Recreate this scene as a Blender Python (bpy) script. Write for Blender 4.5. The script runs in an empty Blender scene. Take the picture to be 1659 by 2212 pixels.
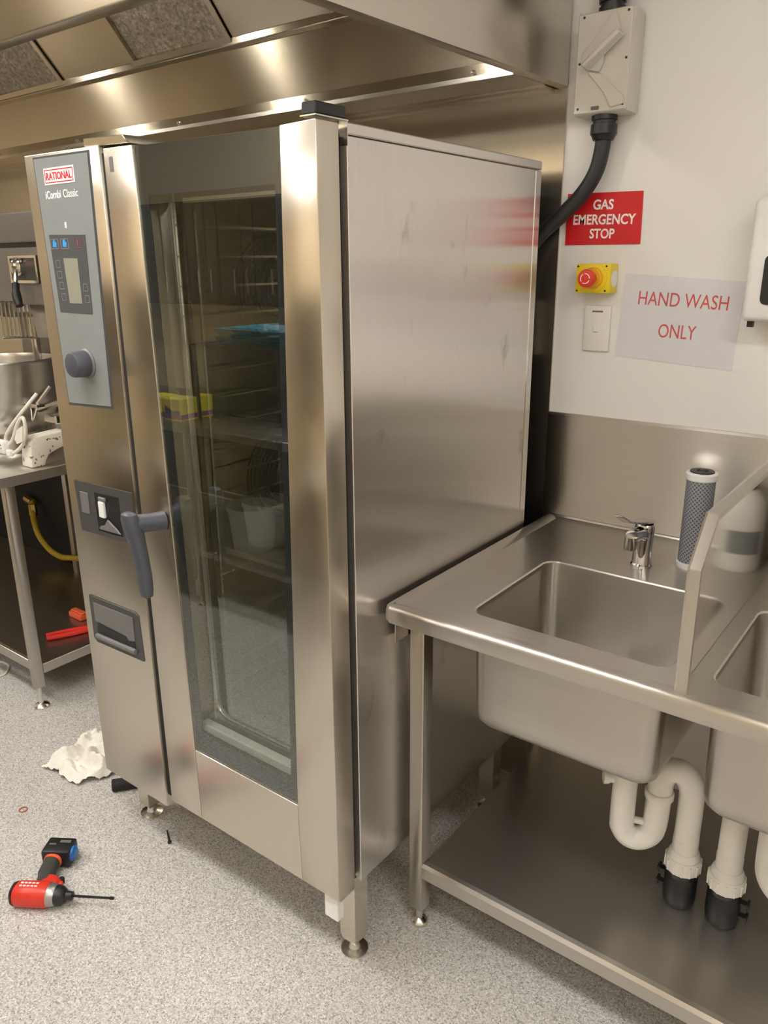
import bpy, bmesh, math, random
from mathutils import Vector, Matrix, noise
random.seed(7)
SC = bpy.context.scene
COL = SC.collection
PI = math.pi
W = 0.937                                  # plane of the back wall

# ------------------------------------------------------------------ camera
CAM_F = 1688.145
cam_d = bpy.data.cameras.new('camera')
cam = bpy.data.objects.new('camera', cam_d)
COL.objects.link(cam)
cam_d.sensor_fit = 'VERTICAL'
cam_d.sensor_height = 36.0
cam_d.lens = CAM_F / 2212 * 36.0
cam_d.shift_x = 14.46 / 2212
cam_d.clip_start = 0.02
cR = Vector((0.79309383, 0.60903198, -0.00906784))
cU = Vector((-0.17862298, 0.24678768, 0.95246505))
cF = Vector((-0.5823195, 0.75377443, -0.30451289))
cam.matrix_world = Matrix(((cR.x, cU.x, -cF.x, 1.79547), (cR.y, cU.y, -cF.y, -1.03688),
                           (cR.z, cU.z, -cF.z, 1.58252), (0, 0, 0, 1)))
SC.camera = cam

# ------------------------------------------------------------------ world, exposure
wd = bpy.data.worlds.new('world')
SC.world = wd
wd.use_nodes = True
wd.node_tree.nodes['Background'].inputs[0].default_value = (1.0, 0.96, 0.9, 1)
wd.node_tree.nodes['Background'].inputs[1].default_value = 0.15
SC.view_settings.view_transform = 'Standard'
SC.view_settings.look = 'None'
SC.view_settings.gamma = 1.0
SC.view_settings.use_curve_mapping = False
SC.view_settings.exposure = 0.25
CEIL_POWER = 23.0      # emission strength of the ceiling panels
HOOD_POWER = 190.0      # emission strength of the hood downlights
SC.cycles.max_bounces = 10
SC.cycles.glossy_bounces = 6
SC.cycles.transparent_max_bounces = 12
SC.cycles.sample_clamp_indirect = 6.0
SC.cycles.caustics_reflective = True

# ------------------------------------------------------------------ materials
def new_mat(name):
    m = bpy.data.materials.new(name)
    m.use_nodes = True
    nt = m.node_tree
    for n in list(nt.nodes):
        nt.nodes.remove(n)
    out = nt.nodes.new('ShaderNodeOutputMaterial')
    b = nt.nodes.new('ShaderNodeBsdfPrincipled')
    nt.links.new(b.outputs[0], out.inputs[0])
    return m, nt, b, out

def N(nt, typ, **kw):
    n = nt.nodes.new(typ)
    for k, v in kw.items():
        setattr(n, k, v)
    return n

def ramp(nt, fac, stops):
    r = N(nt, 'ShaderNodeValToRGB')
    el = r.color_ramp.elements
    while len(el) < len(stops):
        el.new(0.5)
    for e, (p, c) in zip(el, stops):
        e.position = p
        e.color = (c, c, c, 1) if not isinstance(c, tuple) else (*c, 1)
    nt.links.new(fac, r.inputs[0])
    return r

def pos_scaled(nt, scale):
    g = N(nt, 'ShaderNodeNewGeometry')
    mp = N(nt, 'ShaderNodeMapping')
    mp.inputs['Scale'].default_value = scale
    nt.links.new(g.outputs['Position'], mp.inputs['Vector'])
    return g, mp

def plain(name, col, rough=0.5, metal=0.0, spec=0.5, coat=0.0, var=0.06, scale=40, bump=0.0):
    """painted / plastic surface with a little grain"""
    m, nt, b, out = new_mat(name)
    g, mp = pos_scaled(nt, (scale, scale, scale))
    nz = N(nt, 'ShaderNodeTexNoise')
    nz.inputs['Scale'].default_value = 1.0
    nz.inputs['Detail'].default_value = 4
    nt.links.new(mp.outputs[0], nz.inputs['Vector'])
    lo = tuple(max(0, c * (1 - var)) for c in col)
    hi = tuple(min(1, c * (1 + var)) for c in col)
    r = ramp(nt, nz.outputs[0], [(0.3, lo), (0.7, hi)])
    nt.links.new(r.outputs[0], b.inputs['Base Color'])
    b.inputs['Roughness'].default_value = rough
    b.inputs['Metallic'].default_value = metal
    b.inputs['Specular IOR Level'].default_value = spec
    b.inputs['Coat Weight'].default_value = coat
    if bump:
        bp = N(nt, 'ShaderNodeBump')
        bp.inputs['Strength'].default_value = bump
        bp.inputs['Distance'].default_value = 0.002
        nt.links.new(nz.outputs[0], bp.inputs['Height'])
        nt.links.new(bp.outputs[0], b.inputs['Normal'])
    return m

def steel(name, col=(0.62, 0.585, 0.53), rough=0.27, aniso=0.7, grain=(0.02, 0.013, 1), wear=0.08, stains=0.0, wscale=5.0):
    """brushed stainless steel: the grain is a world direction, reflections smear across it"""
    m, nt, b, out = new_mat(name)
    gv = Vector(grain).normalized()
    L = nt.links.new
    b.inputs['Metallic'].default_value = 1.0
    b.inputs['Anisotropic'].default_value = aniso
    geo = N(nt, 'ShaderNodeNewGeometry')
    cr = N(nt, 'ShaderNodeVectorMath', operation='CROSS_PRODUCT')
    cr.inputs[1].default_value = gv
    L(geo.outputs['True Normal'], cr.inputs[0])
    nm = N(nt, 'ShaderNodeVectorMath', operation='NORMALIZE')
    L(cr.outputs[0], nm.inputs[0])
    L(nm.outputs[0], b.inputs['Tangent'])
    # fine brush lines along the grain
    st = [420 if abs(c) < 0.5 else 5 for c in gv]
    mp = N(nt, 'ShaderNodeMapping')
    mp.inputs['Scale'].default_value = st
    L(geo.outputs['Position'], mp.inputs['Vector'])
    n1 = N(nt, 'ShaderNodeTexNoise')
    n1.inputs['Scale'].default_value = 1.0
    n1.inputs['Detail'].default_value = 3
    L(mp.outputs[0], n1.inputs['Vector'])
    add = N(nt, 'ShaderNodeMath', operation='MULTIPLY_ADD')
    L(n1.outputs[0], add.inputs[0])
    add.inputs[1].default_value = 0.12
    add.inputs[2].default_value = 0.5
    rr = N(nt, 'ShaderNodeMapRange')
    rr.inputs['From Min'].default_value = 0.3
    rr.inputs['From Max'].default_value = 0.85
    rr.inputs['To Min'].default_value = rough * (1 - wear)
    rr.inputs['To Max'].default_value = rough * (1 + wear)
    L(add.outputs[0], rr.inputs['Value'])
    cl = ramp(nt, n1.outputs[0], [(0.25, tuple(c * 0.96 for c in col)), (0.75, tuple(min(1, c * 1.03) for c in col))])
    colour = cl.outputs[0]
    rough_out = rr.outputs[0]
    if stains:
        n3 = N(nt, 'ShaderNodeTexNoise')
        mp3 = N(nt, 'ShaderNodeMapping')
        mp3.inputs['Scale'].default_value = (7, 7, 3.4)
        L(geo.outputs['Position'], mp3.inputs['Vector'])
        n3.inputs['Detail'].default_value = 7
        n3.inputs['Roughness'].default_value = 0.62
        n3.inputs['Scale'].default_value = 1.0
        n3.inputs['Distortion'].default_value = 0.6
        L(mp3.outputs[0], n3.inputs['Vector'])
        mk = ramp(nt, n3.outputs[0], [(0.61, 0.0), (0.68, stains)])
        mx = N(nt, 'ShaderNodeMixRGB', blend_type='MULTIPLY')
        mx.inputs[2].default_value = (0.62, 0.60, 0.57, 1)
        L(mk.outputs[0], mx.inputs[0])
        L(colour, mx.inputs[1])
        colour = mx.outputs[0]
        ma = N(nt, 'ShaderNodeMath', operation='MULTIPLY_ADD')
        L(mk.outputs[0], ma.inputs[0])
        ma.inputs[1].default_value = 0.05
        L(rough_out, ma.inputs[2])
        rough_out = ma.outputs[0]
    L(colour, b.inputs['Base Color'])
    L(rough_out, b.inputs['Roughness'])
    # slow waviness of thin sheet
    n4 = N(nt, 'ShaderNodeTexNoise')
    n4.inputs['Scale'].default_value = 3.0
    n4.inputs['Detail'].default_value = 1
    L(geo.outputs['Position'], n4.inputs['Vector'])
    bp2 = N(nt, 'ShaderNodeBump')
    bp2.inputs['Strength'].default_value = 0.04
    bp2.inputs['Distance'].default_value = 0.02
    L(n4.outputs[0], bp2.inputs['Height'])
    L(bp2.outputs[0], b.inputs['Normal'])
    return m

def emit(name, col, strength):
    m, nt, b, out = new_mat(name)
    b.inputs['Base Color'].default_value = (0.8, 0.8, 0.8, 1)
    b.inputs['Emission Color'].default_value = (*col, 1)
    b.inputs['Emission Strength'].default_value = strength
    return m

def coated_glass(name, tint=(0.82, 0.84, 0.83), refl=0.125):
    """door pane: tinted see-through with a strong coated reflection"""
    m = bpy.data.materials.new(name)
    m.use_nodes = True
    nt = m.node_tree
    for n in list(nt.nodes):
        nt.nodes.remove(n)
    out = N(nt, 'ShaderNodeOutputMaterial')
    tr = N(nt, 'ShaderNodeBsdfTransparent')
    tr.inputs[0].default_value = (*tint, 1)
    gl = N(nt, 'ShaderNodeBsdfGlossy')
    gl.inputs['Color'].default_value = (0.97, 0.98, 0.95, 1)
    gl.inputs['Roughness'].default_value = 0.004
    lw = N(nt, 'ShaderNodeLayerWeight')
    lw.inputs['Blend'].default_value = 0.5
    pw = N(nt, 'ShaderNodeMath', operation='POWER')
    pw.inputs[1].default_value = 4.0
    nt.links.new(lw.outputs['Facing'], pw.inputs[0])
    ma = N(nt, 'ShaderNodeMath', operation='MULTIPLY_ADD', use_clamp=True)
    ma.inputs[1].default_value = 0.8
    ma.inputs[2].default_value = refl
    nt.links.new(pw.outputs[0], ma.inputs[0])
    gm = N(nt, 'ShaderNodeNewGeometry')
    inv = N(nt, 'ShaderNodeMath', operation='SUBTRACT')
    inv.inputs[0].default_value = 1.0
    nt.links.new(gm.outputs['Backfacing'], inv.inputs[1])
    ad = N(nt, 'ShaderNodeMath', operation='MULTIPLY')
    nt.links.new(ma.outputs[0], ad.inputs[0])
    nt.links.new(inv.outputs[0], ad.inputs[1])
    mx = N(nt, 'ShaderNodeMixShader')
    nt.links.new(ad.outputs[0], mx.inputs[0])
    nt.links.new(tr.outputs[0], mx.inputs[1])
    nt.links.new(gl.outputs[0], mx.inputs[2])
    nt.links.new(mx.outputs[0], out.inputs[0])
    return m

def floor_mat():
    m, nt, b, out = new_mat('speckled_vinyl')
    g, mp = pos_scaled(nt, (1, 1, 1))
    L = nt.links.new
    v = N(nt, 'ShaderNodeTexVoronoi')
    v.inputs['Scale'].default_value = 330
    L(mp.outputs[0], v.inputs['Vector'])
    sep = N(nt, 'ShaderNodeSeparateColor')
    L(v.outputs['Color'], sep.inputs[0])
    r1 = ramp(nt, sep.outputs[0], [(0.0, (0.27, 0.255, 0.235)), (0.18, (0.43, 0.41, 0.38)), (0.5, (0.55, 0.53, 0.495)),
                                   (0.85, (0.64, 0.62, 0.58)), (1.0, (0.76, 0.74, 0.70))])
    nz = N(nt, 'ShaderNodeTexNoise')
    nz.inputs['Scale'].default_value = 160
    nz.inputs['Detail'].default_value = 3
    L(mp.outputs[0], nz.inputs['Vector'])
    r2 = ramp(nt, nz.outputs[0], [(0.3, 0.84), (0.7, 1.06)])
    mx = N(nt, 'ShaderNodeMixRGB', blend_type='MULTIPLY')
    mx.inputs[0].default_value = 1
    L(r1.outputs[0], mx.inputs[1])
    L(r2.outputs[0], mx.inputs[2])
    n3 = N(nt, 'ShaderNodeTexNoise')
    n3.inputs['Scale'].default_value = 2.2
    n3.inputs['Detail'].default_value = 5
    L(mp.outputs[0], n3.inputs['Vector'])
    r3 = ramp(nt, n3.outputs[0], [(0.3, 0.93), (0.7, 1.04)])
    mx2 = N(nt, 'ShaderNodeMixRGB', blend_type='MULTIPLY')
    mx2.inputs[0].default_value = 1
    L(mx.outputs[0], mx2.inputs[1])
    L(r3.outputs[0], mx2.inputs[2])
    L(mx2.outputs[0], b.inputs['Base Color'])
    b.inputs['Roughness'].default_value = 0.55
    b.inputs['Specular IOR Level'].default_value = 0.3
    bp = N(nt, 'ShaderNodeBump')
    bp.inputs['Strength'].default_value = 0.15
    bp.inputs['Distance'].default_value = 0.001
    L(nz.outputs[0], bp.inputs['Height'])
    L(bp.outputs[0], b.inputs['Normal'])
    return m

def rusty_paint():
    m, nt, b, out = new_mat('chipped_white_paint')
    g, mp = pos_scaled(nt, (55, 55, 55))
    L = nt.links.new
    nz = N(nt, 'ShaderNodeTexNoise')
    nz.inputs['Scale'].default_value = 1
    nz.inputs['Detail'].default_value = 5
    L(mp.outputs[0], nz.inputs['Vector'])
    r = ramp(nt, nz.outputs[0], [(0.0, (0.80, 0.76, 0.66)), (0.60, (0.78, 0.74, 0.64)), (0.64, (0.30, 0.12, 0.05)), (0.8, (0.10, 0.06, 0.04))])
    L(r.outputs[0], b.inputs['Base Color'])
    b.inputs['Roughness'].default_value = 0.5
    return m

def mesh_filter():
    m, nt, b, out = new_mat('filter_mesh')
    g, mp = pos_scaled(nt, (1, 1, 1))
    L = nt.links.new
    nz = N(nt, 'ShaderNodeTexNoise')
    nz.inputs['Scale'].default_value = 75
    nz.inputs['Detail'].default_value = 6
    nz.inputs['Roughness'].default_value = 0.7
    L(mp.outputs[0], nz.inputs['Vector'])
    r = ramp(nt, nz.outputs[0], [(0.35, (0.16, 0.135, 0.10)), (0.55, (0.33, 0.29, 0.23)), (0.72, (0.55, 0.49, 0.40))])
    L(r.outputs[0], b.inputs['Base Color'])
    b.inputs['Metallic'].default_value = 0.8
    b.inputs['Roughness'].default_value = 0.5
    bp = N(nt, 'ShaderNodeBump')
    bp.inputs['Strength'].default_value = 0.9
    bp.inputs['Distance'].default_value = 0.006
    L(nz.outputs[0], bp.inputs['Height'])
    L(bp.outputs[0], b.inputs['Normal'])
    return m

def cart_mat():
    m, nt, b, out = new_mat('filter_netting')
    L = nt.links.new
    tc = N(nt, 'ShaderNodeTexCoord')
    mp = N(nt, 'ShaderNodeMapping')
    mp.inputs['Rotation'].default_value = (0.0, 0.0, 0.0)
    L(tc.outputs['Object'], mp.inputs['Vector'])
    sx = N(nt, 'ShaderNodeSeparateXYZ')
    L(mp.outputs[0], sx.inputs[0])
    at = N(nt, 'ShaderNodeMath', operation='ARCTAN2')
    L(sx.outputs[1], at.inputs[0])
    L(sx.outputs[0], at.inputs[1])
    def wave(sign):
        a = N(nt, 'ShaderNodeMath', operation='MULTIPLY')
        L(at.outputs[0], a.inputs[0])
        a.inputs[1].default_value = 22 * sign
        z = N(nt, 'ShaderNodeMath', operation='MULTIPLY_ADD')
        L(sx.outputs[2], z.inputs[0])
        z.inputs[1].default_value = 640
        L(a.outputs[0], z.inputs[2])
        s = N(nt, 'ShaderNodeMath', operation='SINE')
        L(z.outputs[0], s.inputs[0])
        return s
    mx = N(nt, 'ShaderNodeMath', operation='MAXIMUM')
    L(wave(1).outputs[0], mx.inputs[0])
    L(wave(-1).outputs[0], mx.inputs[1])
    r = ramp(nt, mx.outputs[0], [(0.2, (0.10, 0.105, 0.12)), (0.85, (0.34, 0.35, 0.39))])
    L(r.outputs[0], b.inputs['Base Color'])
    b.inputs['Roughness'].default_value = 0.5
    return m

M = {}
STEEL_COL = (0.67, 0.615, 0.53)
M['oven_steel'] = steel('oven_steel', STEEL_COL, rough=0.27, aniso=0.95, stains=0.0)
M['oven_side'] = steel('oven_side_steel', (0.76, 0.735, 0.71), rough=0.25, aniso=0.975, stains=0.6)
M['bench_steel'] = steel('bench_steel', (0.54, 0.51, 0.465), rough=0.31, aniso=0.93, grain=(1, 0.02, 0.013))
M['hood_steel'] = steel('hood_steel', (0.50, 0.445, 0.36), rough=0.24, aniso=0.96, grain=(1, 0.02, 0.013))
M['hood_side'] = steel('hood_side_steel', (0.62, 0.585, 0.53), rough=0.27, aniso=0.7, grain=(0.02, 1, 0.013))
M['lining'] = steel('wall_lining_steel', (0.60, 0.56, 0.49), rough=0.24, aniso=0.7, grain=(0.02, 0.013, 1))
M['cavity'] = steel('cavity_steel', (0.68, 0.64, 0.55), rough=0.16, aniso=0.4)
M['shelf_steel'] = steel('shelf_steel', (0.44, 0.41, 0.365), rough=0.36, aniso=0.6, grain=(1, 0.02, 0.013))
M['splash_steel'] = steel('splash_steel', (0.57, 0.535, 0.475), rough=0.42, aniso=0.97, grain=(1, 0.02, 0.013))
M['divider_steel'] = steel('divider_steel', (0.58, 0.545, 0.49), rough=0.11, aniso=0.3, grain=(0.02, 0.013, 1))
M['bowl'] = steel('spun_steel', (0.62, 0.60, 0.56), rough=0.28, aniso=0.3)
M['chrome'] = plain('chrome', (0.78, 0.78, 0.78), rough=0.06, metal=1.0, var=0.01)
M['bright'] = plain('bright_steel', (0.75, 0.73, 0.69), rough=0.2, metal=1.0, var=0.02)
M['panel_grey'] = plain('panel_grey', (0.225, 0.24, 0.24), rough=0.25, var=0.02)
M['panel_dark'] = plain('panel_dark', (0.075, 0.078, 0.083), rough=0.22, var=0.02)
M['olive_grey'] = plain('olive_grey_plastic', (0.055, 0.055, 0.054), rough=0.38, var=0.03)
M['grey_plastic'] = plain('grey_plastic', (0.15, 0.148, 0.15), rough=0.42, var=0.03)
M['mid_grey'] = plain('mid_grey_plastic', (0.15, 0.146, 0.142), rough=0.45, var=0.03)
M['handle_grey'] = plain('blue_grey_plastic', (0.062, 0.066, 0.085), rough=0.42, var=0.03)
M['black'] = plain('black_plastic', (0.012, 0.012, 0.013), rough=0.4)
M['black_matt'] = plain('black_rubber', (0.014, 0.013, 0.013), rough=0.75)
M['conduit'] = plain('black_conduit', (0.018, 0.018, 0.020), rough=0.45)
M['lcd'] = plain('lcd_grey', (0.27, 0.265, 0.21), rough=0.2, var=0.03)
M['white'] = plain('white_plastic', (0.80, 0.80, 0.78), rough=0.3, var=0.015)
M['pvc'] = plain('white_pvc', (0.80, 0.79, 0.74), rough=0.28, var=0.02)
M['cream_plastic'] = plain('cream_plastic', (0.60, 0.575, 0.515), rough=0.42, var=0.02)
M['switch_white'] = plain('switch_white', (0.78, 0.765, 0.71), rough=0.3, var=0.015)
M['red_sign'] = plain('red_sign', (0.62, 0.012, 0.018), rough=0.35, var=0.03)
M['sign_white'] = plain('sign_white', (0.88, 0.86, 0.84), rough=0.4, var=0.01)
M['paper'] = plain('laminated_paper', (0.70, 0.70, 0.74), rough=0.28, var=0.02)
M['red_ink'] = plain('red_ink', (0.58, 0.10, 0.10), rough=0.5)
M['yellow'] = plain('yellow_plastic', (0.83, 0.62, 0.012), rough=0.35, var=0.02)
M['orange'] = plain('orange_plastic', (0.82, 0.42, 0.02), rough=0.35)
M['red_plastic'] = plain('red_plastic', (0.70, 0.035, 0.022), rough=0.3, var=0.03)
M['tool_red'] = plain('tool_red', (0.66, 0.040, 0.022), rough=0.35, var=0.04)
M['tool_orange'] = plain('tool_orange', (0.82, 0.13, 0.05), rough=0.35)
M['tool_rubber'] = plain('tool_rubber', (0.045, 0.045, 0.038), rough=0.6, bump=0.2, scale=250)
M['blue'] = plain('blue_plastic', (0.02, 0.13, 0.42), rough=0.3)
M['cap_blue'] = plain('dark_blue_cap', (0.02, 0.03, 0.11), rough=0.4)
M['tray_blue'] = plain('blue_tray', (0.05, 0.20, 0.28), rough=0.3)
M['gear_grey'] = plain('cast_grey_metal', (0.42, 0.42, 0.41), rough=0.35, metal=0.8)
M['cloth'] = plain('white_rag', (0.86, 0.83, 0.75), rough=0.9, var=0.05, scale=90, bump=0.3)
M['wall_white'] = plain('white_wall', (0.80, 0.785, 0.765), rough=0.38, var=0.012, scale=3)
M['wall_cream'] = plain('cream_wall', (0.76, 0.63, 0.44), rough=0.5, var=0.02, scale=3)
M['ceiling'] = plain('ceiling_white', (0.78, 0.75, 0.69), rough=0.8, var=0.01)
M['floor'] = floor_mat()
M['glass'] = coated_glass('door_glass')
M['glass_border'] = plain('enamelled_border', (0.045, 0.048, 0.052), rough=0.12, spec=0.6, var=0.02)
M['rust_paint'] = rusty_paint()
M['filter_mesh'] = mesh_filter()
M['cartridge'] = cart_mat()
M['mixer_grey'] = plain('mixer_grey_enamel', (0.215, 0.20, 0.185), rough=0.35, var=0.03)
M['mixer_dark'] = plain('mixer_dark_plate', (0.07, 0.065, 0.06), rough=0.4, var=0.1)
M['tan_guard'] = plain('tan_guard', (0.46, 0.42, 0.36), rough=0.35, var=0.05)
M['hose_yellow'] = plain('yellow_gas_hose', (0.55, 0.38, 0.03), rough=0.5)
M['dark_brown'] = plain('dark_brown_door', (0.055, 0.043, 0.032), rough=0.35, var=0.2, scale=6)
M['cord_white'] = plain('white_cord', (0.76, 0.72, 0.62), rough=0.4)
M['purple'] = plain('purple_print', (0.30, 0.04, 0.26), rough=0.4)
M['carton_yellow'] = plain('yellow_carton', (0.88, 0.75, 0.02), rough=0.4, var=0.03)
M['orange_ring'] = plain('orange_rubber', (0.42, 0.12, 0.05), rough=0.5)
M['lamp_on'] = emit('ceiling_lamp_diffuser', (1.0, 0.97, 0.93), CEIL_POWER)
M['hood_lamp_on'] = emit('hood_lamp_diffuser', (1.0, 0.93, 0.80), HOOD_POWER)

# ------------------------------------------------------------------ mesh helpers
def B():
    return bmesh.new()

def quad_fix(bm):
    bmesh.ops.recalc_face_normals(bm, faces=bm.faces[:])

def box(bm, x0, x1, y0, y1, z0, z1, bev=0.0, seg=1):
    vs = [bm.verts.new((x, y, z)) for z in (z0, z1) for y in (y0, y1) for x in (x0, x1)]
    idx = [(0, 2, 3, 1), (4, 5, 7, 6), (0, 1, 5, 4), (2, 6, 7, 3), (0, 4, 6, 2), (1, 3, 7, 5)]
    fs = [bm.faces.new([vs[i] for i in f]) for f in idx]
    if bev:
        es = list({e for f in fs for e in f.edges})
        bmesh.ops.bevel(bm, geom=es, offset=bev, segments=seg, profile=0.5, affect='EDGES')
    return bm

def prism(bm, pts, axis, a0, a1, bev=0.0, seg=1):
    """polygon in the plane across axis, run from a0 to a1.  y: pts are (x,z); x: pts are (y,z); z: pts are (x,y)"""
    def P(p, a):
        return {'y': (p[0], a, p[1]), 'x': (a, p[0], p[1]), 'z': (p[0], p[1], a)}[axis]
    v0 = [bm.verts.new(P(p, a0)) for p in pts]
    v1 = [bm.verts.new(P(p, a1)) for p in pts]
    n = len(pts)
    fs = [bm.faces.new(v0), bm.faces.new(v1[::-1])]
    for i in range(n):
        fs.append(bm.faces.new((v0[i], v1[i], v1[(i + 1) % n], v0[(i + 1) % n])))
    bmesh.ops.recalc_face_normals(bm, faces=fs)
    if bev:
        es = list({e for f in fs for e in f.edges})
        bmesh.ops.bevel(bm, geom=es, offset=bev, segments=seg, profile=0.5, affect='EDGES')
    return bm

def loft(bm, loops, cap0=True, cap1=True, closed=True):
    rows = [[bm.verts.new(p) for p in l] for l in loops]
    n = len(rows[0])
    fs = []
    for a, b in zip(rows, rows[1:]):
        for i in range(n if closed else n - 1):
            fs.append(bm.faces.new((a[i], a[(i + 1) % n], b[(i + 1) % n], b[i])))
    if cap0:
        fs.append(bm.faces.new(rows[0][::-1]))
    if cap1:
        fs.append(bm.faces.new(rows[-1]))
    bmesh.ops.recalc_face_normals(bm, faces=fs)
    return bm

def frame_of(d):
    d = d.normalized()
    a = Vector((0, 0, 1)) if abs(d.z) < 0.9 else Vector((1, 0, 0))
    u = d.cross(a).normalized()
    return u, d.cross(u).normalized()

def tube(bm, pts, r, seg=12, caps=True, smooth_n=0):
    P = [Vector(p) for p in pts]
    if smooth_n:
        Q = []
        for i in range(len(P) - 1):
            p0 = P[max(i - 1, 0)]; p1 = P[i]; p2 = P[i + 1]; p3 = P[min(i + 2, len(P) - 1)]
            for k in range(smooth_n):
                t = k / smooth_n
                Q.append(0.5 * ((2 * p1) + (p2 - p0) * t + (2 * p0 - 5 * p1 + 4 * p2 - p3) * t * t + (3 * p1 - p0 - 3 * p2 + p3) * t ** 3))
        Q.append(P[-1])
        P = Q
    n = len(P)
    R = r if isinstance(r, (list, tuple)) else [r] * n
    if len(R) != n:
        R = [R[min(int(i * len(R) / n), len(R) - 1)] for i in range(n)]
    t0 = (P[1] - P[0]).normalized()
    u, v = frame_of(t0)
    loops = []
    for i in range(n):
        if i == 0: t = P[1] - P[0]
        elif i == n - 1: t = P[-1] - P[-2]
        else: t = (P[i + 1] - P[i]).normalized() + (P[i] - P[i - 1]).normalized()
        t.normalize()
        u = (u - t * u.dot(t)).normalized()
        v = t.cross(u)
        loops.append([P[i] + (u * math.cos(2 * PI * k / seg) + v * math.sin(2 * PI * k / seg)) * R[i] for k in range(seg)])
    return loft(bm, loops, caps, caps)

def lathe(bm, prof, c=(0, 0, 0), axis='z', seg=24, caps=True):
    """prof: (radius, height along axis) from low to high"""
    c = Vector(c)
    A = {'z': (Vector((1, 0, 0)), Vector((0, 1, 0)), Vector((0, 0, 1))),
         'y': (Vector((1, 0, 0)), Vector((0, 0, 1)), Vector((0, 1, 0))),
         'x': (Vector((0, 1, 0)), Vector((0, 0, 1)), Vector((1, 0, 0)))}[axis]
    loops = [[c + A[2] * h + (A[0] * math.cos(2 * PI * k / seg) + A[1] * math.sin(2 * PI * k / seg)) * max(r, 1e-4)
              for k in range(seg)] for r, h in prof]
    return loft(bm, loops, caps, caps)

def rrect(x0, x1, y0, y1, r, n=6):
    out = []
    for cx, cy, a in ((x1 - r, y1 - r, 0), (x0 + r, y1 - r, 90), (x0 + r, y0 + r, 180), (x1 - r, y0 + r, 270)):
        for k in range(n + 1):
            t = math.radians(a + 90 * k / n)
            out.append((cx + r * math.cos(t), cy + r * math.sin(t)))
    return out

def ring_prism(bm, outer, inner, y0, y1):
    """ring between two (x,z) polygons of equal length, thickness along y"""
    n = len(outer)
    rows = []
    for poly, y in ((outer, y0), (inner, y0), (inner, y1), (outer, y1)):
        rows.append([bm.verts.new((p[0], y, p[1])) for p in poly])
    fs = []
    for a, b in zip(rows, rows[1:] + rows[:1]):
        for i in range(n):
            fs.append(bm.faces.new((a[i], a[(i + 1) % n], b[(i + 1) % n], b[i])))
    bmesh.ops.recalc_face_normals(bm, faces=fs)
    return bm

WORLD = {}
def obj(name, bm, mat, parent=None, local=False, kind=None, label=None, sharp=35):
    me = bpy.data.meshes.new(name)
    if parent is not None and not local:
        bmesh.ops.translate(bm, verts=bm.verts[:], vec=-WORLD[parent.name])
    bm.to_mesh(me)
    bm.free()
    me.polygons.foreach_set('use_smooth', [True] * len(me.polygons))
    me.set_sharp_from_angle(angle=math.radians(sharp))
    me.materials.append(M[mat] if isinstance(mat, str) else mat)
    o = bpy.data.objects.new(name, me)
    COL.objects.link(o)
    if parent is not None:
        o.parent = parent
        WORLD[o.name] = WORLD[parent.name].copy()
    else:
        WORLD[o.name] = Vector((0, 0, 0))
    if kind: o['kind'] = kind
    if label: o['label'] = label
    return o

def thing(name, loc, label, cat, group=None, rotz=0.0):
    o = bpy.data.objects.new(name, None)
    COL.objects.link(o)
    o.empty_display_size = 0.05
    o.location = loc
    o.rotation_euler = (0, 0, rotz)
    WORLD[o.name] = Vector(loc)
    o['label'] = label
    o['category'] = cat
    if group: o['group'] = group
    return o

def single(name, bm, mat, label, cat, group=None):
    o = obj(name, bm, mat)
    o['label'] = label
    o['category'] = cat
    if group: o['group'] = group
    return o

def text(name, s, cx, cz, y, mat, parent, w=None, h=None, rot=0.0, depth=0.0006, bold=0.0, xzbase=None):
    """lettering lying in an x-z plane, facing -y, fitted to width w and height h"""
    cu = bpy.data.curves.new(name, 'FONT')
    cu.body = s
    cu.align_x = 'CENTER'
    cu.align_y = 'CENTER'
    cu.offset = bold
    cu.resolution_u = 4
    cu.extrude = 0.5
    tmp = bpy.data.objects.new(name + '_curve', cu)
    COL.objects.link(tmp)
    dg = bpy.context.evaluated_depsgraph_get()
    me = bpy.data.meshes.new_from_object(tmp.evaluated_get(dg))
    bpy.data.objects.remove(tmp)
    bpy.data.curves.remove(cu)
    xs = [v.co.x for v in me.vertices]; ys = [v.co.y for v in me.vertices]
    x0, x1, y0, y1 = min(xs), max(xs), min(ys), max(ys)
    sy = h / (y1 - y0)
    sx = w / (x1 - x0) if w else sy
    ca, sa = math.cos(rot), math.sin(rot)
    off = WORLD[parent.name] if parent is not None else Vector((0, 0, 0))
    for v in me.vertices:
        px = (v.co.x - (x0 + x1) / 2) * sx
        pz = (v.co.y - (y0 + y1) / 2) * sy
        v.co = Vector((cx + px * ca - pz * sa, y - (v.co.z + 0.5) * depth, cz + px * sa + pz * ca)) - off
    me.materials.clear()
    me.materials.append(M[mat])
    o = bpy.data.objects.new(name, me)
    COL.objects.link(o)
    if parent is not None:
        o.parent = parent
    WORLD[o.name] = off.copy()
    return o

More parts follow.
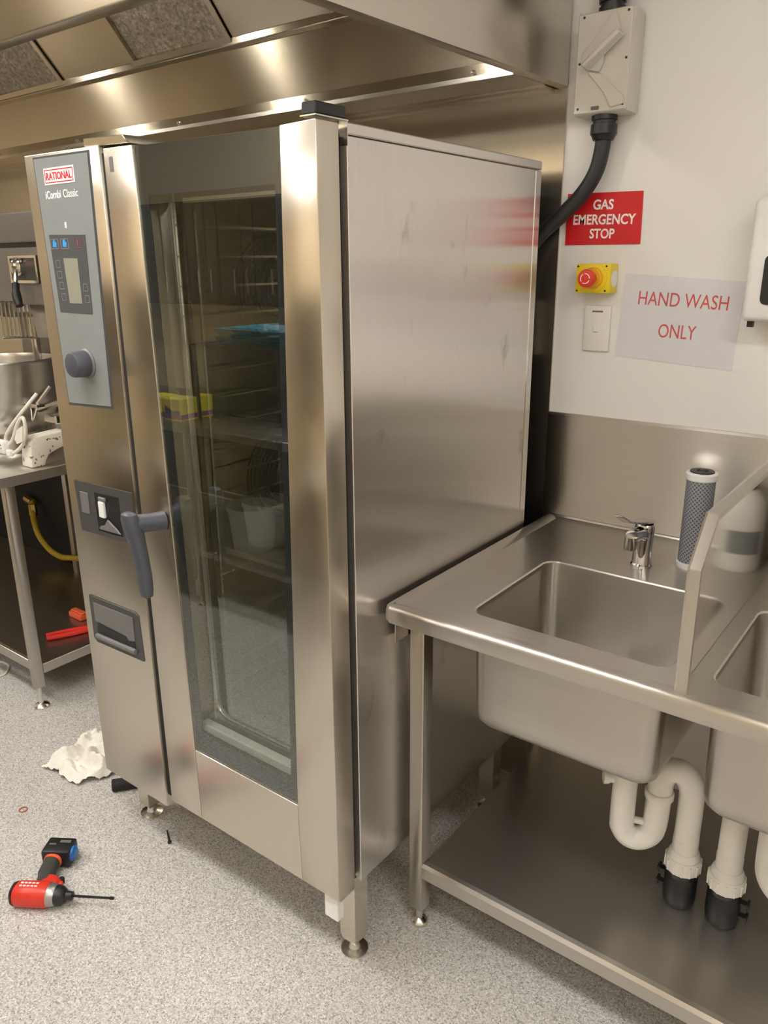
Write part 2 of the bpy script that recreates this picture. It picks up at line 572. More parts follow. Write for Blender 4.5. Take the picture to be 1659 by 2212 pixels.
# ================================================================== ROOM
RX0, RX1, RY0, RZ = -3.3, 3.6, -2.45, 2.72
obj('floor', box(B(), RX0 - .1, RX1 + .1, RY0 - .1, W + .12, -.06, 0), 'floor', kind='structure')
obj('ceiling', box(B(), RX0 - .1, RX1 + .1, RY0 - .1, W + .12, RZ, RZ + .06), 'ceiling', kind='structure')
obj('wall_back', box(B(), RX0 - .1, RX1 + .1, W, W + .12, 0, RZ), 'wall_white', kind='structure')
obj('wall_left', box(B(), RX0 - .1, RX0, RY0, W, 0, RZ), 'wall_cream', kind='structure')
obj('wall_right', box(B(), RX1, RX1 + .1, RY0, W, 0, RZ), 'wall_white', kind='structure')
obj('wall_front', box(B(), RX0 - .1, RX1 + .1, RY0 - .1, RY0, 0, RZ), 'wall_cream', kind='structure')
# stainless lining of the back wall behind the oven, up to the white wall
obj('trim_1', box(B(), RX0, .872, W - .006, W, .0, 1.99), 'lining', kind='structure')

# ceiling panels of the aisle
def ceiling_light(x, y, label, lx=1.2, ly=.3):
    t = thing('ceiling_light', (x, y, RZ - .03), label, 'light', 'ceiling light panels')
    bm = B()
    ring_o = [(x - lx / 2 - .02, y - ly / 2 - .02), (x + lx / 2 + .02, y - ly / 2 - .02), (x + lx / 2 + .02, y + ly / 2 + .02), (x - lx / 2 - .02, y + ly / 2 + .02)]
    for a, b in ((0, 1), (1, 2), (2, 3), (3, 0)):
        (ax, ay), (bx, by) = ring_o[a], ring_o[b]
        if abs(ax - bx) > abs(ay - by):
            s = 1 if ay < y else -1
            box(bm, min(ax, bx), max(ax, bx), min(ay, ay + s * .02), max(ay, ay + s * .02), RZ - .035, RZ)
        else:
            s = 1 if ax < x else -1
            box(bm, min(ax, ax + s * .02), max(ax, ax + s * .02), min(ay, by) + .02, max(ay, by) - .02, RZ - .035, RZ)
    obj('frame', bm, 'white', t)
    obj('diffuser', box(B(), x - lx / 2, x + lx / 2, y - ly / 2, y + ly / 2, RZ - .025, RZ - .005), 'lamp_on', t)
    return t
ceiling_light(-1.55, -.85, 'white framed ceiling light panel over the left end of the aisle')
ceiling_light(.35, -.80, 'white framed ceiling light panel over the aisle before the oven')
ceiling_light(-.9, -2.1, 'ceiling light panel over the wall cupboards, added to lighten the front wall', .8, .3)  # extra unseen panel, added to lighten the front wall
ceiling_light(1.6, -1.9, 'ceiling light panel behind the camera, added to lighten the front wall', .6, .3)  # second extra panel out of view, added for the same wall
ceiling_light(2.6, -.95, 'white framed ceiling light panel over the sink bench')

# ================================================================== COMBI OVEN
OV = thing('combi_oven', (.4385, .42, 0), 'tall stainless steel combi oven with glass door standing under the exhaust hood', 'oven')
# control column on the left
obj('control_column', prism(B(), [(.001, .202), (.276, .202), (.284, 1.815), (0, 1.817)], 'y', 0, .26, bev=.003, seg=2), 'oven_steel', OV)
obj('column_seal', prism(B(), [(.2769, .24), (.293, .24), (.2962, 1.80), (.2848, 1.80)], 'y', .007, .060), 'black_matt', OV)
obj('top_strip', prism(B(), [(.231, 1.816), (.232, 1.832), (.364, 1.828), (.384, 1.8105)], 'y', .002, .10, bev=.0015), 'oven_steel', OV)
# body shell
obj('side_panel', box(B(), .859, .877, .0785, .776, .2345, 1.786, bev=.0015), 'oven_side', OV)
obj('rear_post', box(B(), .840, .877, .7775, .807, .2345, 1.786, bev=.002), 'oven_side', OV)
bm = B()
box(bm, .0, .877, .0785, .807, 1.788, 1.807, bev=.002)
obj('top_panel', bm, 'oven_side', OV)
obj('left_panel', box(B(), .0, .012, .262, .806, .2345, 1.786, bev=.0015), 'oven_steel', OV)
obj('base_panel', box(B(), .012, .858, .09, .776, .2345, .262), 'oven_steel', OV)
bm = B()
box(bm, .013, .839, .788, .804, .2345, 1.786)
obj('rear_dark_sheet', bm, 'black_matt', OV, label='dark sheet put in for the shade under the bench')
obj('flue_box', box(B(), .30, .80, .806, .86, 1.33, 1.48, bev=.004), 'bright', OV)
# black gasket frame seen in the gaps beside the door
ring_o = [(.2845, .245), (.8585, .245), (.8585, 1.786), (.2845, 1.786)]
ring_i = [(.330, .36), (.800, .36), (.800, 1.745), (.330, 1.745)]
obj('door_gasket', ring_prism(B(), ring_o, ring_i, .061, .088), 'black_matt', OV, label='black gasket around the cavity')
# cavity
bm = B()
cx0, cx1, cy0, cy1, cz0, cz1 = .318, .800, .0885, .74, .37, 1.745
box(bm, cx0 - .008, cx0, cy0, cy1, cz0, cz1)
box(bm, cx1, cx1 + .008, cy0, cy1, cz0, cz1)
box(bm, cx0 - .008, cx1 + .008, cy1, cy1 + .008, cz0, cz1)
box(bm, cx0 - .008, cx1 + .008, cy0, cy1 + .008, cz1, cz1 + .008)
box(bm, cx0 - .008, cx1 + .008, cy0, cy1 + .008, cz0 - .008, cz0)
obj('cavity', bm, 'cavity', OV)
for fz in (1.52, 1.03, .545):
    bm = B()
    cyf = .465
    for rr in (.030, .050, .068, .084, .096, .108, .120, .132):
        pts = [(cx0 + .014, cyf + rr * math.cos(a * PI / 16), fz + rr * math.sin(a * PI / 16)) for a in range(32)]
        rows = []
        for a in range(32):
            an = a * PI / 16
            c = Vector((cx0 + .014, cyf + rr * math.cos(an), fz + rr * math.sin(an)))
            e = Vector((0, math.cos(an), math.sin(an)))
            rows.append([c + (e * math.cos(k * PI / 2) + Vector((1, 0, 0)) * math.sin(k * PI / 2)) * .0024 for k in range(4)])
        loft(bm, rows + [rows[0]], False, False)
    for a in range(8):
        an = a * PI / 4 + .2
        tube(bm, [(cx0 + .012, cyf + .02 * math.cos(an), fz + .02 * math.sin(an)), (cx0 + .012, cyf + .13 * math.cos(an), fz + .13 * math.sin(an))], .0017, 4)
    bmesh.ops.remove_doubles(bm, verts=bm.verts[:], dist=1e-5)
    obj('fan_guard', bm, 'panel_dark', OV)
    obj('fan_hub', lathe(B(), [(.066, 0), (.066, .005), (.05, .008)], (cx0 + .001, cyf, fz), 'x', 24), 'mid_grey', OV)
# hanging rack in the cavity
bm = B()
for y in (.135, .19, .66):
    tube(bm, [(cx0 + .022, y, cz0 + .06), (cx0 + .022, y, cz1 - .05)], .005, 8)
    tube(bm, [(cx1 - .022, y, cz0 + .06), (cx1 - .022, y, cz1 - .05)], .005, 8)
for i in range(19):
    z = cz0 + .14 + i * .064
    for x in (cx0 + .033, cx1 - .033):
        tube(bm, [(x, .12, z), (x, .70, z)], .003, 6)
obj('rack_rail', bm, 'bright', OV)
M['added_fill_strip'] = emit('added_fill_glow', (1.0, 0.93, 0.72), 9.0)  # glowing strip added to brighten the cavity and show the fan guards
obj('added_fill_strip', box(B(), .786, .796, .0895, .0935, .45, 1.70), 'added_fill_strip', OV)
obj('drain_cover', lathe(B(), [(.05, 0), (.05, .004), (.03, .007)], (.53, .42, cz0 + .001), 'z', 20), 'bright', OV)

# door
DOOR = obj('door', prism(B(), [(.300, .235), (.4195, .235), (.4165, .437), (.395, 1.806), (.300, 1.807)], 'y', 0, .0575, bev=.0016, seg=2), 'oven_steel', OV)
obj('door_stile', prism(B(), [(.7675, .235), (.877, .235), (.877, 1.803), (.796, 1.801), (.763, .437)], 'y', 0, .0575, bev=.0022, seg=2), 'oven_steel', DOOR)
obj('bottom_rail', prism(B(), [(.4205, .235), (.7665, .235), (.7622, .437), (.4175, .437)], 'y', 0.0004, .0575, bev=.0012), 'oven_steel', DOOR)
GLO = [(.3965, 1.804), (.7945, 1.7995), (.7615, .439), (.418, .439)]
GLI = [(.4235, 1.712), (.7735, 1.712), (.7400, .487), (.4440, .487)]
obj('glass_border', ring_prism(B(), GLO, GLI, .0075, .0095), 'glass_border', DOOR, label='dark enamelled border of the glass')
obj('glass_pane', prism(B(), GLO, 'y', .0025, .0070), 'glass', DOOR, label='clear reflective glass pane')
obj('inner_pane', prism(B(), [(.40, 1.74), (.79, 1.74), (.79, .40), (.40, .40)], 'y', .050, .0525), coated_glass('inner_glass', (.90, .91, .90), 0.40), DOOR)
bm = B()
pts = [(.440, .047, 1.70), (.457, .047, .60)] + [(.457 + .045 * (1 - math.cos(a)), .047, .575 - .045 * math.sin(a)) for a in [i * PI / 16 for i in range(9)]] + [(.735, .047, .530)]
tube(bm, pts, .0045, 8)
obj('inner_trim', bm, 'bright', DOOR, label='bright rod around the inner pane')
obj('drip_tray', box(B(), .425, .755, .018, .042, .488, .512, bev=.003), plain('tray_pale', (.46, .46, .42), .5), DOOR, label='pale drip tray inside the door')
obj('badge_plate', box(B(), .318, .329, -.001, .001, 1.762, 1.790), 'mid_grey', DOOR)
# handle
bm = B()
tube(bm, [(.383, .0, 1.029), (.374, -.03, 1.031), (.362, -.066, 1.034)], [.0225, .0205, .021], 16)
secs = []
for z, rx, ry in ((1.062, .012, .008), (1.058, .019, .013), (1.045, .0225, .017), (1.02, .0225, .018), (.99, .0205, .016), (.95, .0195, .0145),
                  (.91, .0195, .014), (.88, .018, .013), (.864, .0145, .011), (.860, .007, .006)):
    t = (1.062 - z) / .2
    c = Vector((.358 + .020 * t, -.074 + .012 * t + .006 * math.sin(t * PI), z))
    secs.append([c + Vector((rx * math.copysign(abs(math.cos(a)) ** .7, math.cos(a)), ry * math.copysign(abs(math.sin(a)) ** .7, math.sin(a)), 0))
                 for a in [k * 2 * PI / 20 for k in range(20)]])
loft(bm, secs)
obj('door_handle', bm, 'handle_grey', DOOR, label='blue-grey lever handle')
# hinge cap
bm = B()
prism(bm, [(.848, -.002), (.879, -.002), (.879, .075), (.848, .075)], 'z', 1.810, 1.829, bev=.002)
obj('hinge_cap', bm, 'black', OV, label='black hinge cap')
bm = B()
box(bm, .846, .8795, -.003, .080, 1.8075, 1.8095)
box(bm, .862, .8792, .0765, .0782, 1.770, 1.8095)
obj('hinge_bracket', bm, 'bright', OV)

# control panel
bm = B()
prism(bm, [(.037, 1.8105), (.253, 1.8085), (.236, 1.267), (.056, 1.260)], 'y', -.0012, .0008, bev=.0004)
CP = obj('control_panel', bm, 'panel_dark', OV, label='grey control panel')
obj('panel_face', prism(B(), [(.0425, 1.806), (.2480, 1.804), (.2315, 1.2735), (.0605, 1.2665)], 'y', -.0030, -.0013, bev=.0005), 'panel_grey', CP)
BY = -.0034
bz0, bz1, bx0, bx1 = 1.7505, 1.7845, .078, .194
obj('badge', box(B(), bx0, bx1, BY - .0006, BY + .0004, bz0, bz1, bev=.0003), 'sign_white', CP, label='white badge with red lettering')
bm = B()
for a in ((bx0 + .0035, bx1 - .0035, bz1 - .0055, bz1 - .0035), (bx0 + .0035, bx1 - .0035, bz0 + .0035, bz0 + .0055),
          (bx0 + .0035, bx0 + .0055, bz0 + .0055, bz1 - .0055), (bx1 - .0055, bx1 - .0035, bz0 + .0055, bz1 - .0055)):
    box(bm, a[0], a[1], BY - .0010, BY - .0006, a[2], a[3])
obj('badge_edge', bm, 'red_sign', CP)
text('badge_lettering', 'RATIONAL', (bx0 + bx1) / 2, (bz0 + bz1) / 2, BY - .0006, 'red_sign', CP, w=.098, h=.0155, bold=.02)
text('model_lettering', 'iCombi', .1045, 1.7305, BY + .0006, 'sign_white', CP, w=.060, h=.0165, bold=.012)
text('model_lettering', 'Classic', .1715, 1.7305, BY + .0006, 'sign_white', CP, w=.056, h=.0165)
text('panel_mark', '8', .1385, 1.6665, BY + .0006, 'sign_white', CP, w=.008, h=.013, bold=.02)
obj('display_bezel', prism(B(), [(.068, 1.648), (.2085, 1.645), (.2025, 1.4775), (.0745, 1.4790)], 'y', -.0040, -.0031, bev=.0004), 'panel_dark', CP)
obj('display', prism(B(), [(.115, 1.5975), (.170, 1.5965), (.1685, 1.500), (.1195, 1.500)], 'y', -.0046, -.0041), 'lcd', CP, label='olive-grey display')
def outline(cx, cz, w, h, t, mat, name='button_outline'):
    bm = B()
    o = [(cx - w, cz - h), (cx + w, cz - h), (cx + w, cz + h), (cx - w, cz + h)]
    i = [(cx - w + t, cz - h + t), (cx + w - t, cz - h + t), (cx + w - t, cz + h - t), (cx - w + t, cz + h - t)]
    ring_prism(bm, o, i, -.0046, -.0040)
    return obj(name, bm, mat, CP)
M['blue_icon'] = plain('blue_icon', (.03, .33, .75), .4)
M['red_icon'] = plain('red_icon', (.22, .06, .055), .4)
M['grey_line'] = plain('grey_line', (.22, .21, .23), .4)
for x, m2 in ((.087, 'blue_icon'), (.127, 'blue_icon'), (.178, 'red_icon')):
    outline(x, 1.628, .0150, .0105, .0011, 'red_icon' if m2 == 'red_icon' else 'grey_line')
    bm = B()
    if m2 == 'blue_icon':
        prism(bm, [(x - .0075, 1.622), (x + .006, 1.621), (x + .0085, 1.629), (x + .002, 1.634), (x - .001, 1.639), (x - .006, 1.633)], 'y', -.0046, -.0040)
    else:
        prism(bm, [(x - .002, 1.622), (x + .002, 1.622), (x + .003, 1.636), (x - .003, 1.636)], 'y', -.0046, -.0040)
    obj('icon', bm, m2, CP)
for x, z in ((.091, 1.585), (.093, 1.562), (.095, 1.538), (.098, 1.513), (.188, 1.535), (.190, 1.510)):
    outline(x, z, .0085, .008, .0011, 'grey_line')
bm = B()
lathe(bm, [(.034, .0), (.034, -.003), (.0305, -.006)], (.157, -.003, 1.3665), 'y', 32)
obj('knob_ring', bm, 'grey_plastic', CP)
bm = B()
lathe(bm, [(.030, -.0055), (.0305, -.012), (.0285, -.036), (.0262, -.0405), (.024, -.0415)], (.157, -.003, 1.3665), 'y', 32)
obj('control_knob', bm, 'handle_grey', CP, label='round grey selector knob')

# switch recess and cleaning drawer
SP = obj('switch_plate', ring_prism(B(), [(.034, 1.069), (.272, 1.075), (.272, .945), (.042, .938)],
                                    [(.117, 1.050), (.219, 1.054), (.221, .955), (.119, .951)], -.002, .0006), 'olive_grey', OV, label='dark grey switch recess plate')
bm = B()
prism(bm, [(.117, 1.050), (.219, 1.054), (.221, .955), (.119, .951)], 'y', -.0012, -.0004)
obj('recess', bm, 'black', SP)
obj('cover_tab', box(B(), .055, .090, -.0035, -.0018, .988, 1.044, bev=.001), 'grey_plastic', SP)
obj('rocker', box(B(), .139, .160, -.010, -.001, .992, 1.033, bev=.002), 'white', SP, label='white rocker switch')
obj('rocker_top', box(B(), .138, .166, -.008, -.001, 1.034, 1.044, bev=.002), 'grey_plastic', SP)
obj('recess_ledge', prism(B(), [(.125, .957), (.215, .960), (.2, .972), (.165, .990), (.150, .972), (.130, .966)], 'y', -.006, -.0012, bev=.002), 'mid_grey', SP)
DR = obj('cleaning_drawer', prism(B(), [(.033, .756), (.233, .7595), (.2455, .752), (.250, .628), (.243, .6265), (.046, .6215), (.033, .632)], 'y', -.003, .0008, bev=.0012), 'olive_grey', OV, label='dark grey drawer front')
obj('drawer_panel', prism(B(), [(.052, .740), (.222, .743), (.222, .676), (.195, .671), (.187, .680), (.070, .686), (.052, .686)], 'y', -.0048, -.0028, bev=.0008), 'mid_grey', DR)
obj('drawer_recess', prism(B(), [(.062, .687), (.218, .676), (.222, .652), (.056, .655)], 'y', -.0042, -.0028), 'black', DR)
bm = B()
tube(bm, [(.056, -.006, .645), (.224, -.006, .649)], .0075, 12)
obj('drawer_lip', bm, 'grey_plastic', DR)

# feet
def oven_leg(x0, x1, y0, y1, ztop, name='leg', zt=.075, zb=.045):
    bm = B()
    cx, cy = (x0 + x1) / 2, (y0 + y1) / 2
    loft(bm, [[(x0 + .004, y0 + .004, zb), (x1 - .004, y0 + .004, zb), (x1 - .004, y1 - .004, zb), (x0 + .004, y1 - .004, zb)],
              [(x0, y0, zt), (x1, y0, zt), (x1, y1, zt), (x0, y1, zt)],
              [(x0, y0, ztop), (x1, y0, ztop), (x1, y1, ztop), (x0, y1, ztop)]])
    l = obj(name, bm, 'oven_steel', OV)
    bm = B()
    lathe(bm, [(.033, 0), (.033, .004), (.015, .009), (.011, .02), (.011, .05)], (cx, cy, 0), 'z', 20)
    obj('foot', bm, 'bright', l)
oven_leg(.012, .060, .086, .132, .205, zt=.040, zb=.034)
oven_leg(.815, .861, .073, .120, .236, zt=.055, zb=.036)
oven_leg(.815, .861, .72, .766, .236)
oven_leg(.03, .076, .72, .766, .236)
obj('end_block', box(B(), .822, .862, .012, .034, .160, .236, bev=.002), 'white', OV, label='white plastic block under the door corner')
obj('hinge_plate', box(B(), .845, .876, .005, .056, .228, .2345, bev=.001), 'bright', OV)

# ================================================================== EXHAUST HOOD
HD = thing('exhaust_hood', (-.9, .4, 1.975), 'large stainless steel exhaust hood with mesh filters above the oven', 'hood')
HX0 = -2.9
obj('front_skirt', prism(B(), [(HX0, -.150), (.846, -.138), (.846, -.103), (HX0, -.115)], 'z', 1.984, 2.70, bev=.004, seg=2), 'hood_steel', HD)
obj('side_skirt', prism(B(), [(.8465, -.138), (.874, .9295), (.842, .9295), (.8145, -.102)], 'z', 1.984, 2.70, bev=.004, seg=2), 'hood_side', HD)
obj('hood_roof', box(B(), HX0, .81, -.10, .925, 2.64, 2.66), 'hood_steel', HD)
obj('grease_gutter', prism(B(), [(.720, 1.984), (.720, 2.016), (.728, 2.016), (.9305, 2.010), (.9305, 1.972), (.905, 1.974), (.905, 1.981), (.878, 1.981), (.878, 1.986), (.728, 1.984)], 'x', HX0, .838), 'hood_steel', HD)
obj('gutter_lip', prism(B(), [(.7175, 1.982), (.7195, 1.982), (.7195, 1.992), (.7175, 1.992)], 'x', HX0, .838), 'bright', HD)
obj('sloped_panel', prism(B(), [(.722, 2.0165), (.688, 2.155), (.696, 2.159), (.735, 2.0165)], 'x', HX0, .832), 'hood_steel', HD)
obj('filter_track', prism(B(), [(.687, 2.153), (.665, 2.158), (.663, 2.176), (.675, 2.178), (.694, 2.165)], 'x', HX0, .832, bev=.0015), 'hood_steel', HD)
# filters and blank panels in a row; the slope rises to the front
P0 = Vector((0, .675, 2.170)); SL = Vector((0, -.66, .75)).normalized(); NN = Vector((0, -SL.z, SL.y)); NN = Vector((0, SL.z, -SL.y)) * -1
NN = Vector((0, -SL.z, SL.y)) if Vector((0, -SL.z, SL.y)).z < 0 else Vector((0, SL.z, -SL.y))
def slab(bm, x0, x1, s0, s1, n0, n1):
    c = []
    for n in (n0, n1):
        for x, s in ((x0, s0), (x1, s0), (x1, s1), (x0, s1)):
            c.append(P0 + Vector((x, 0, 0)) + SL * s + NN * n)
    vs = [bm.verts.new(p) for p in c]
    fs = [bm.faces.new([vs[i] for i in f]) for f in ((0, 1, 2, 3), (7, 6, 5, 4), (0, 4, 5, 1), (1, 5, 6, 2), (2, 6, 7, 3), (3, 7, 4, 0))]
    bmesh.ops.recalc_face_normals(bm, faces=fs)
    return bm
LEN = .56
xr = .830
k = 0
edges = [.830, .384, -.007, -.459, -.833, -1.285, -1.66, -2.11, -2.485, -2.9]
for k, (a, b) in enumerate(zip(edges[1:], edges)):
    if k % 2 == 0:
        bm = B()
        slab(bm, a + .004, a + .022, 0, LEN, -.004, .012)
        slab(bm, b - .022, b - .004, 0, LEN, -.004, .012)
        slab(bm, a + .022, b - .022, 0, .018, -.004, .012)
        slab(bm, a + .022, b - .022, LEN - .018, LEN, -.004, .012)
        fl = obj('grease_filter', bm, 'hood_steel', HD)
        bm = B()
        slab(bm, a + .022, b - .022, .018, LEN - .018, -.012, -.002)
        obj('filter_mesh', bm, 'filter_mesh', fl)
    else:
        bm = B()
        slab(bm, a + .001, b - .001, 0, LEN, -.004, .004)
        obj('blank_panel', bm, 'hood_steel', HD)
for x in (-.88, -.325, .209, .733, -1.43, -1.98):
    bm = B()
    lathe(bm, [(.006, 0), (.006, -.003), (.0045, -.0035), (.004, -.008), (.001, -.010)], (x, .7200, 2.000), 'y', 10)
    obj('bolt', bm, 'bright', HD)
for x in (.35, -.63, -1.66):
    bm = B()
    lathe(bm, [(.080, -.1125), (.080, -.080), (.070, -.074)], (x, 0, 2.29), 'y', 28)
    lm = obj('lamp', bm, 'bright', HD)
    bm = B()
    lathe(bm, [(.036, -.0735), (.034, -.066), (.02, -.062)], (x, 0, 2.29), 'y', 28)
    obj('lamp_lens', bm, 'hood_lamp_on', lm)

# ================================================================== ISOLATOR AND WALL ITEMS
IS = thing('isolator_switch', (.985, W, 2.01), 'large cream isolator switch box with diagonal rotary handle on white wall', 'switch box')
obj('body', box(B(), .919, 1.051, .868, W, 1.905, 2.116, bev=.006, seg=2), 'cream_plastic', IS)
obj('cover', box(B(), .922, 1.048, .8625, .8678, 1.908, 2.113, bev=.002), 'cream_plastic', IS)
up = [(.937, 2.032), (.937, 2.009), (.947, 1.999), (.981, 1.990), (.991, 2.008), (.990, 2.026), (1.029, 2.061), (1.025, 2.071), (1.013, 2.108)]
lo = [(.949, 1.996), (.984, 1.988), (1.043, 1.935), (1.043, 1.919), (1.012, 1.914), (.994, 1.946)]
obj('dial', prism(B(), up, 'y', .855, .8624, bev=.003, seg=2), 'cream_plastic', IS)
obj('dial_wing', prism(B(), lo, 'y', .8585, .8624, bev=.002), 'cream_plastic', IS)
bm = B()
d = Vector((.78, 0, .58)).normalized()
n = Vector((-d.z, 0, d.x))
c0, c1 = Vector((.951, 0, 2.003)), Vector((1.030, 0, 2.064))
loft(bm, [[c + n * s + Vector((0, y, 0)) for s, y in ((-.011, .8548), (-.007, .828), (.003, .828), (.007, .8548))] for c in (c0, c1)])
bmesh.ops.bevel(bm, geom=bm.edges[:], offset=.002, segments=1, affect='EDGES')
obj('rotary_handle', bm, 'cream_plastic', IS)
for x, z in ((.936, 2.106), (1.039, 2.105), (.931, 2.013), (1.041, 2.012), (.933, 1.919), (1.040, 1.919)):
    obj('screw', lathe(B(), [(.0028, 0), (.0028, -.0012)], (x, .8625, z), 'y', 8), 'black', IS)
obj('lock_tab', box(B(), .966, .985, .859, .8624, 1.914, 1.921, bev=.001), 'grey_plastic', IS)
def gland(z0, z1, name='cable_gland'):
    bm = B()
    s = 1 if z1 > z0 else -1
    h = abs(z1 - z0)
    prof = [(.030, 0), (.030, .010 * s), (.026, .011 * s), (.026, .018 * s), (.0305, .019 * s), (.031, .040 * s), (.028, .044 * s), (.024, h * s)]
    lathe(bm, prof, (.985, .900, z0), 'z', 12)
    return obj(name, bm, 'black', IS)
gland(1.905, 1.852)
gland(2.116, 2.17)
bm = B()
tube(bm, [(.985, .900, 1.862), (.984, .900, 1.835), (.973, .899, 1.785), (.943, .896, 1.736), (.895, .892, 1.690), (.842, .888, 1.645), (.80, .886, 1.59), (.78, .884, 1.50), (.77, .884, 1.38)], .0185, 16, smooth_n=6)
single('power_conduit', bm, 'conduit', 'thick black conduit curving from the isolator box down behind the oven', 'conduit')
bm = B()
tube(bm, [(.985, .900, 2.165), (.985, .900, 2.70)], .0185, 16)
single('power_conduit', bm, 'conduit', 'black conduit rising from the top of the cream isolator box', 'conduit')

SG = thing('gas_stop_sign', (.985, W, 1.68), 'red sign with white gas emergency stop lettering on the white wall', 'sign')
obj('sign_plate', prism(B(), [(.8885, 1.6195), (1.083, 1.6185), (1.080, 1.7385), (.8885, 1.7415)], 'y', W - .0025, W - .0002), 'red_sign', SG)
for s, cx, cz, w_, h_ in (('GAS', .9835, 1.7125, .052, .0235), ('EMERGENCY', .9875, 1.6780, .160, .0240), ('STOP', .9850, 1.6450, .064, .0235)):
    text('lettering', s, cx, cz, W - .0026, 'sign_white', SG, w=w_, h=h_, rot=-.02, bold=.022)

ES = thing('emergency_stop', (.985, W, 1.538), 'yellow box with red mushroom stop button under the red sign', 'button')
obj('box', box(B(), .9435, 1.0335, .889, W, 1.504, 1.574, bev=.003, seg=2), 'yellow', ES)
obj('side_cover', lathe(B(), [(.020, 0), (.020, .0008)], (1.0337, .914, 1.538), 'x', 20), 'white', ES)
bm = B()
lathe(bm, [(.0335, 0), (.0335, -.002), (.030, -.003)], (.992, .8888, 1.540), 'y', 32)
obj('legend_ring', bm, 'yellow', ES)
bm = B()
lathe(bm, [(.026, 0), (.0255, -.006), (.022, -.010)], (.990, .8858, 1.540), 'y', 32)
obj('collar', bm, 'orange', ES)
bm = B()
lathe(bm, [(.014, -.008), (.015, -.020), (.0185, -.026), (.0215, -.034), (.0215, -.042), (.0195, -.046), (.015, -.0475)], (.990, .886, 1.540), 'y', 32)
BT = obj('button', bm, 'red_plastic', ES, label='red mushroom button')
bm = B()
for k in range(3):
    a0 = k * 2 * PI / 3
    for j in range(5):
        a, b = a0 + j * .34, a0 + (j + 1) * .34
        q = [(.990 + r * math.cos(t), 1.540 + r * math.sin(t)) for r, t in ((.0105, a), (.0105, b), (.0125, b), (.0125, a))]
        prism(bm, q, 'y', .886 - .0482, .886 - .0474)
obj('arrow_ring', bm, 'sign_white', BT)
for x, z in ((.949, 1.568), (1.022, 1.568), (.949, 1.510), (1.022, 1.510)):
    obj('screw', lathe(B(), [(.0025, 0), (.0025, -.001)], (x, .889, z), 'y', 8), 'black', ES)

LS = thing('light_switch', (.991, W, 1.416), 'small white single switch plate on the wall beside the paper notice', 'switch')
obj('plate', box(B(), .957, 1.026, .9275, W, 1.359, 1.473, bev=.003, seg=2), 'switch_white', LS)
obj('rocker', box(B(), .984, .998, .9235, .9280, 1.407, 1.423, bev=.0015), 'white', LS)
obj('label_strip', box(B(), .978, 1.006, .9270, .9276, 1.456, 1.460), 'mid_grey', LS)

PN = thing('paper_notice', (1.19, W, 1.44), 'laminated paper notice with red hand wash only lettering on wall', 'notice')
obj('sheet', prism(B(), [(1.053, 1.551), (1.334, 1.533), (1.327, 1.331), (1.042, 1.350)], 'y', W - .0014, W - .0003), 'paper', PN)
text('lettering', 'HAND WASH', 1.197, 1.489, W - .0015, 'red_ink', PN, w=.211, h=.0325, rot=-.045)
text('lettering', 'ONLY', 1.192, 1.4155, W - .0015, 'red_ink', PN, w=.089, h=.0325, rot=-.03)

SD = thing('soap_dispenser', (1.43, W, 1.57), 'white wall dispenser with dark window at the right edge', 'dispenser')
obj('case', box(B(), 1.352, 1.52, .842, W, 1.452, 1.706, bev=.014, seg=3), 'white', SD)
obj('window', prism(B(), [(p[0], p[1]) for p in rrect(1.388, 1.485, 1.488, 1.590, .012, 4)], 'y', .8395, .8435), 'black', SD, label='dark level window')
obj('nozzle', box(B(), 1.362, 1.374, .87, .885, 1.438, 1.4525), 'black', SD)

# ================================================================== SINK BENCH
SB = thing('sink_bench', (1.7, .55, 0), 'stainless steel double sink bench with undershelf along the white wall', 'sink')
X0, X1, YF = .889, 2.52, .155
bowls = [(1.042, 1.452, .243, .614), (1.519, 1.945, .243, .614)]
ZT = .894
bm = B()
def edge_loop(bm, pts):
    vs = [bm.verts.new(p) for p in pts]
    return [bm.edges.new((vs[i], vs[(i + 1) % len(vs)])) for i in range(len(vs))]
def inside(p, poly):
    x, y = p
    r = False
    for i in range(len(poly)):
        (xa, ya), (xb, yb) = poly[i], poly[i - 1]
        if (ya > y) != (yb > y) and x < (xb - xa) * (y - ya) / (yb - ya) + xa:
            r = not r
    return r
es = edge_loop(bm, [(X0 + .032, .192, ZT), (X1, .192, ZT), (X1, .912, ZT), (X0 + .032, .912, ZT)])
holes = [rrect(a, b, c, d_, .032, 6) for a, b, c, d_ in bowls]
for h in holes:
    es += edge_loop(bm, [(x, y, ZT) for x, y in h])
bmesh.ops.triangle_fill(bm, use_beauty=True, use_dissolve=False, edges=es, normal=(0, 0, 1))
bmesh.ops.delete(bm, geom=[f for f in bm.faces if any(inside(f.calc_center_median().xy, h) for h in holes)], context='FACES_ONLY')
# marine edges: front roll, left slope, back cove
front = [(.192, ZT), (.180, .8985), (.166, .900), (.1605, .8985), (.1565, .895), (.155, .889), (.155, .866), (.1575, .861), (.165, .860), (.205, .860)]
loft(bm, [[(x, y, z) for y, z in front] for x in (X0 + .012, X0 + .032, X1)], False, False, closed=False)
left = [(X0 + .032, ZT), (X0 + .012, .900), (X0 + .004, .9005), (X0, .898), (X0, .862), (X0 + .03, .860)]
loft(bm, [[(x, y, z) for x, z in left] for y in (.180, .192, .912, .930)], False, False, closed=False)
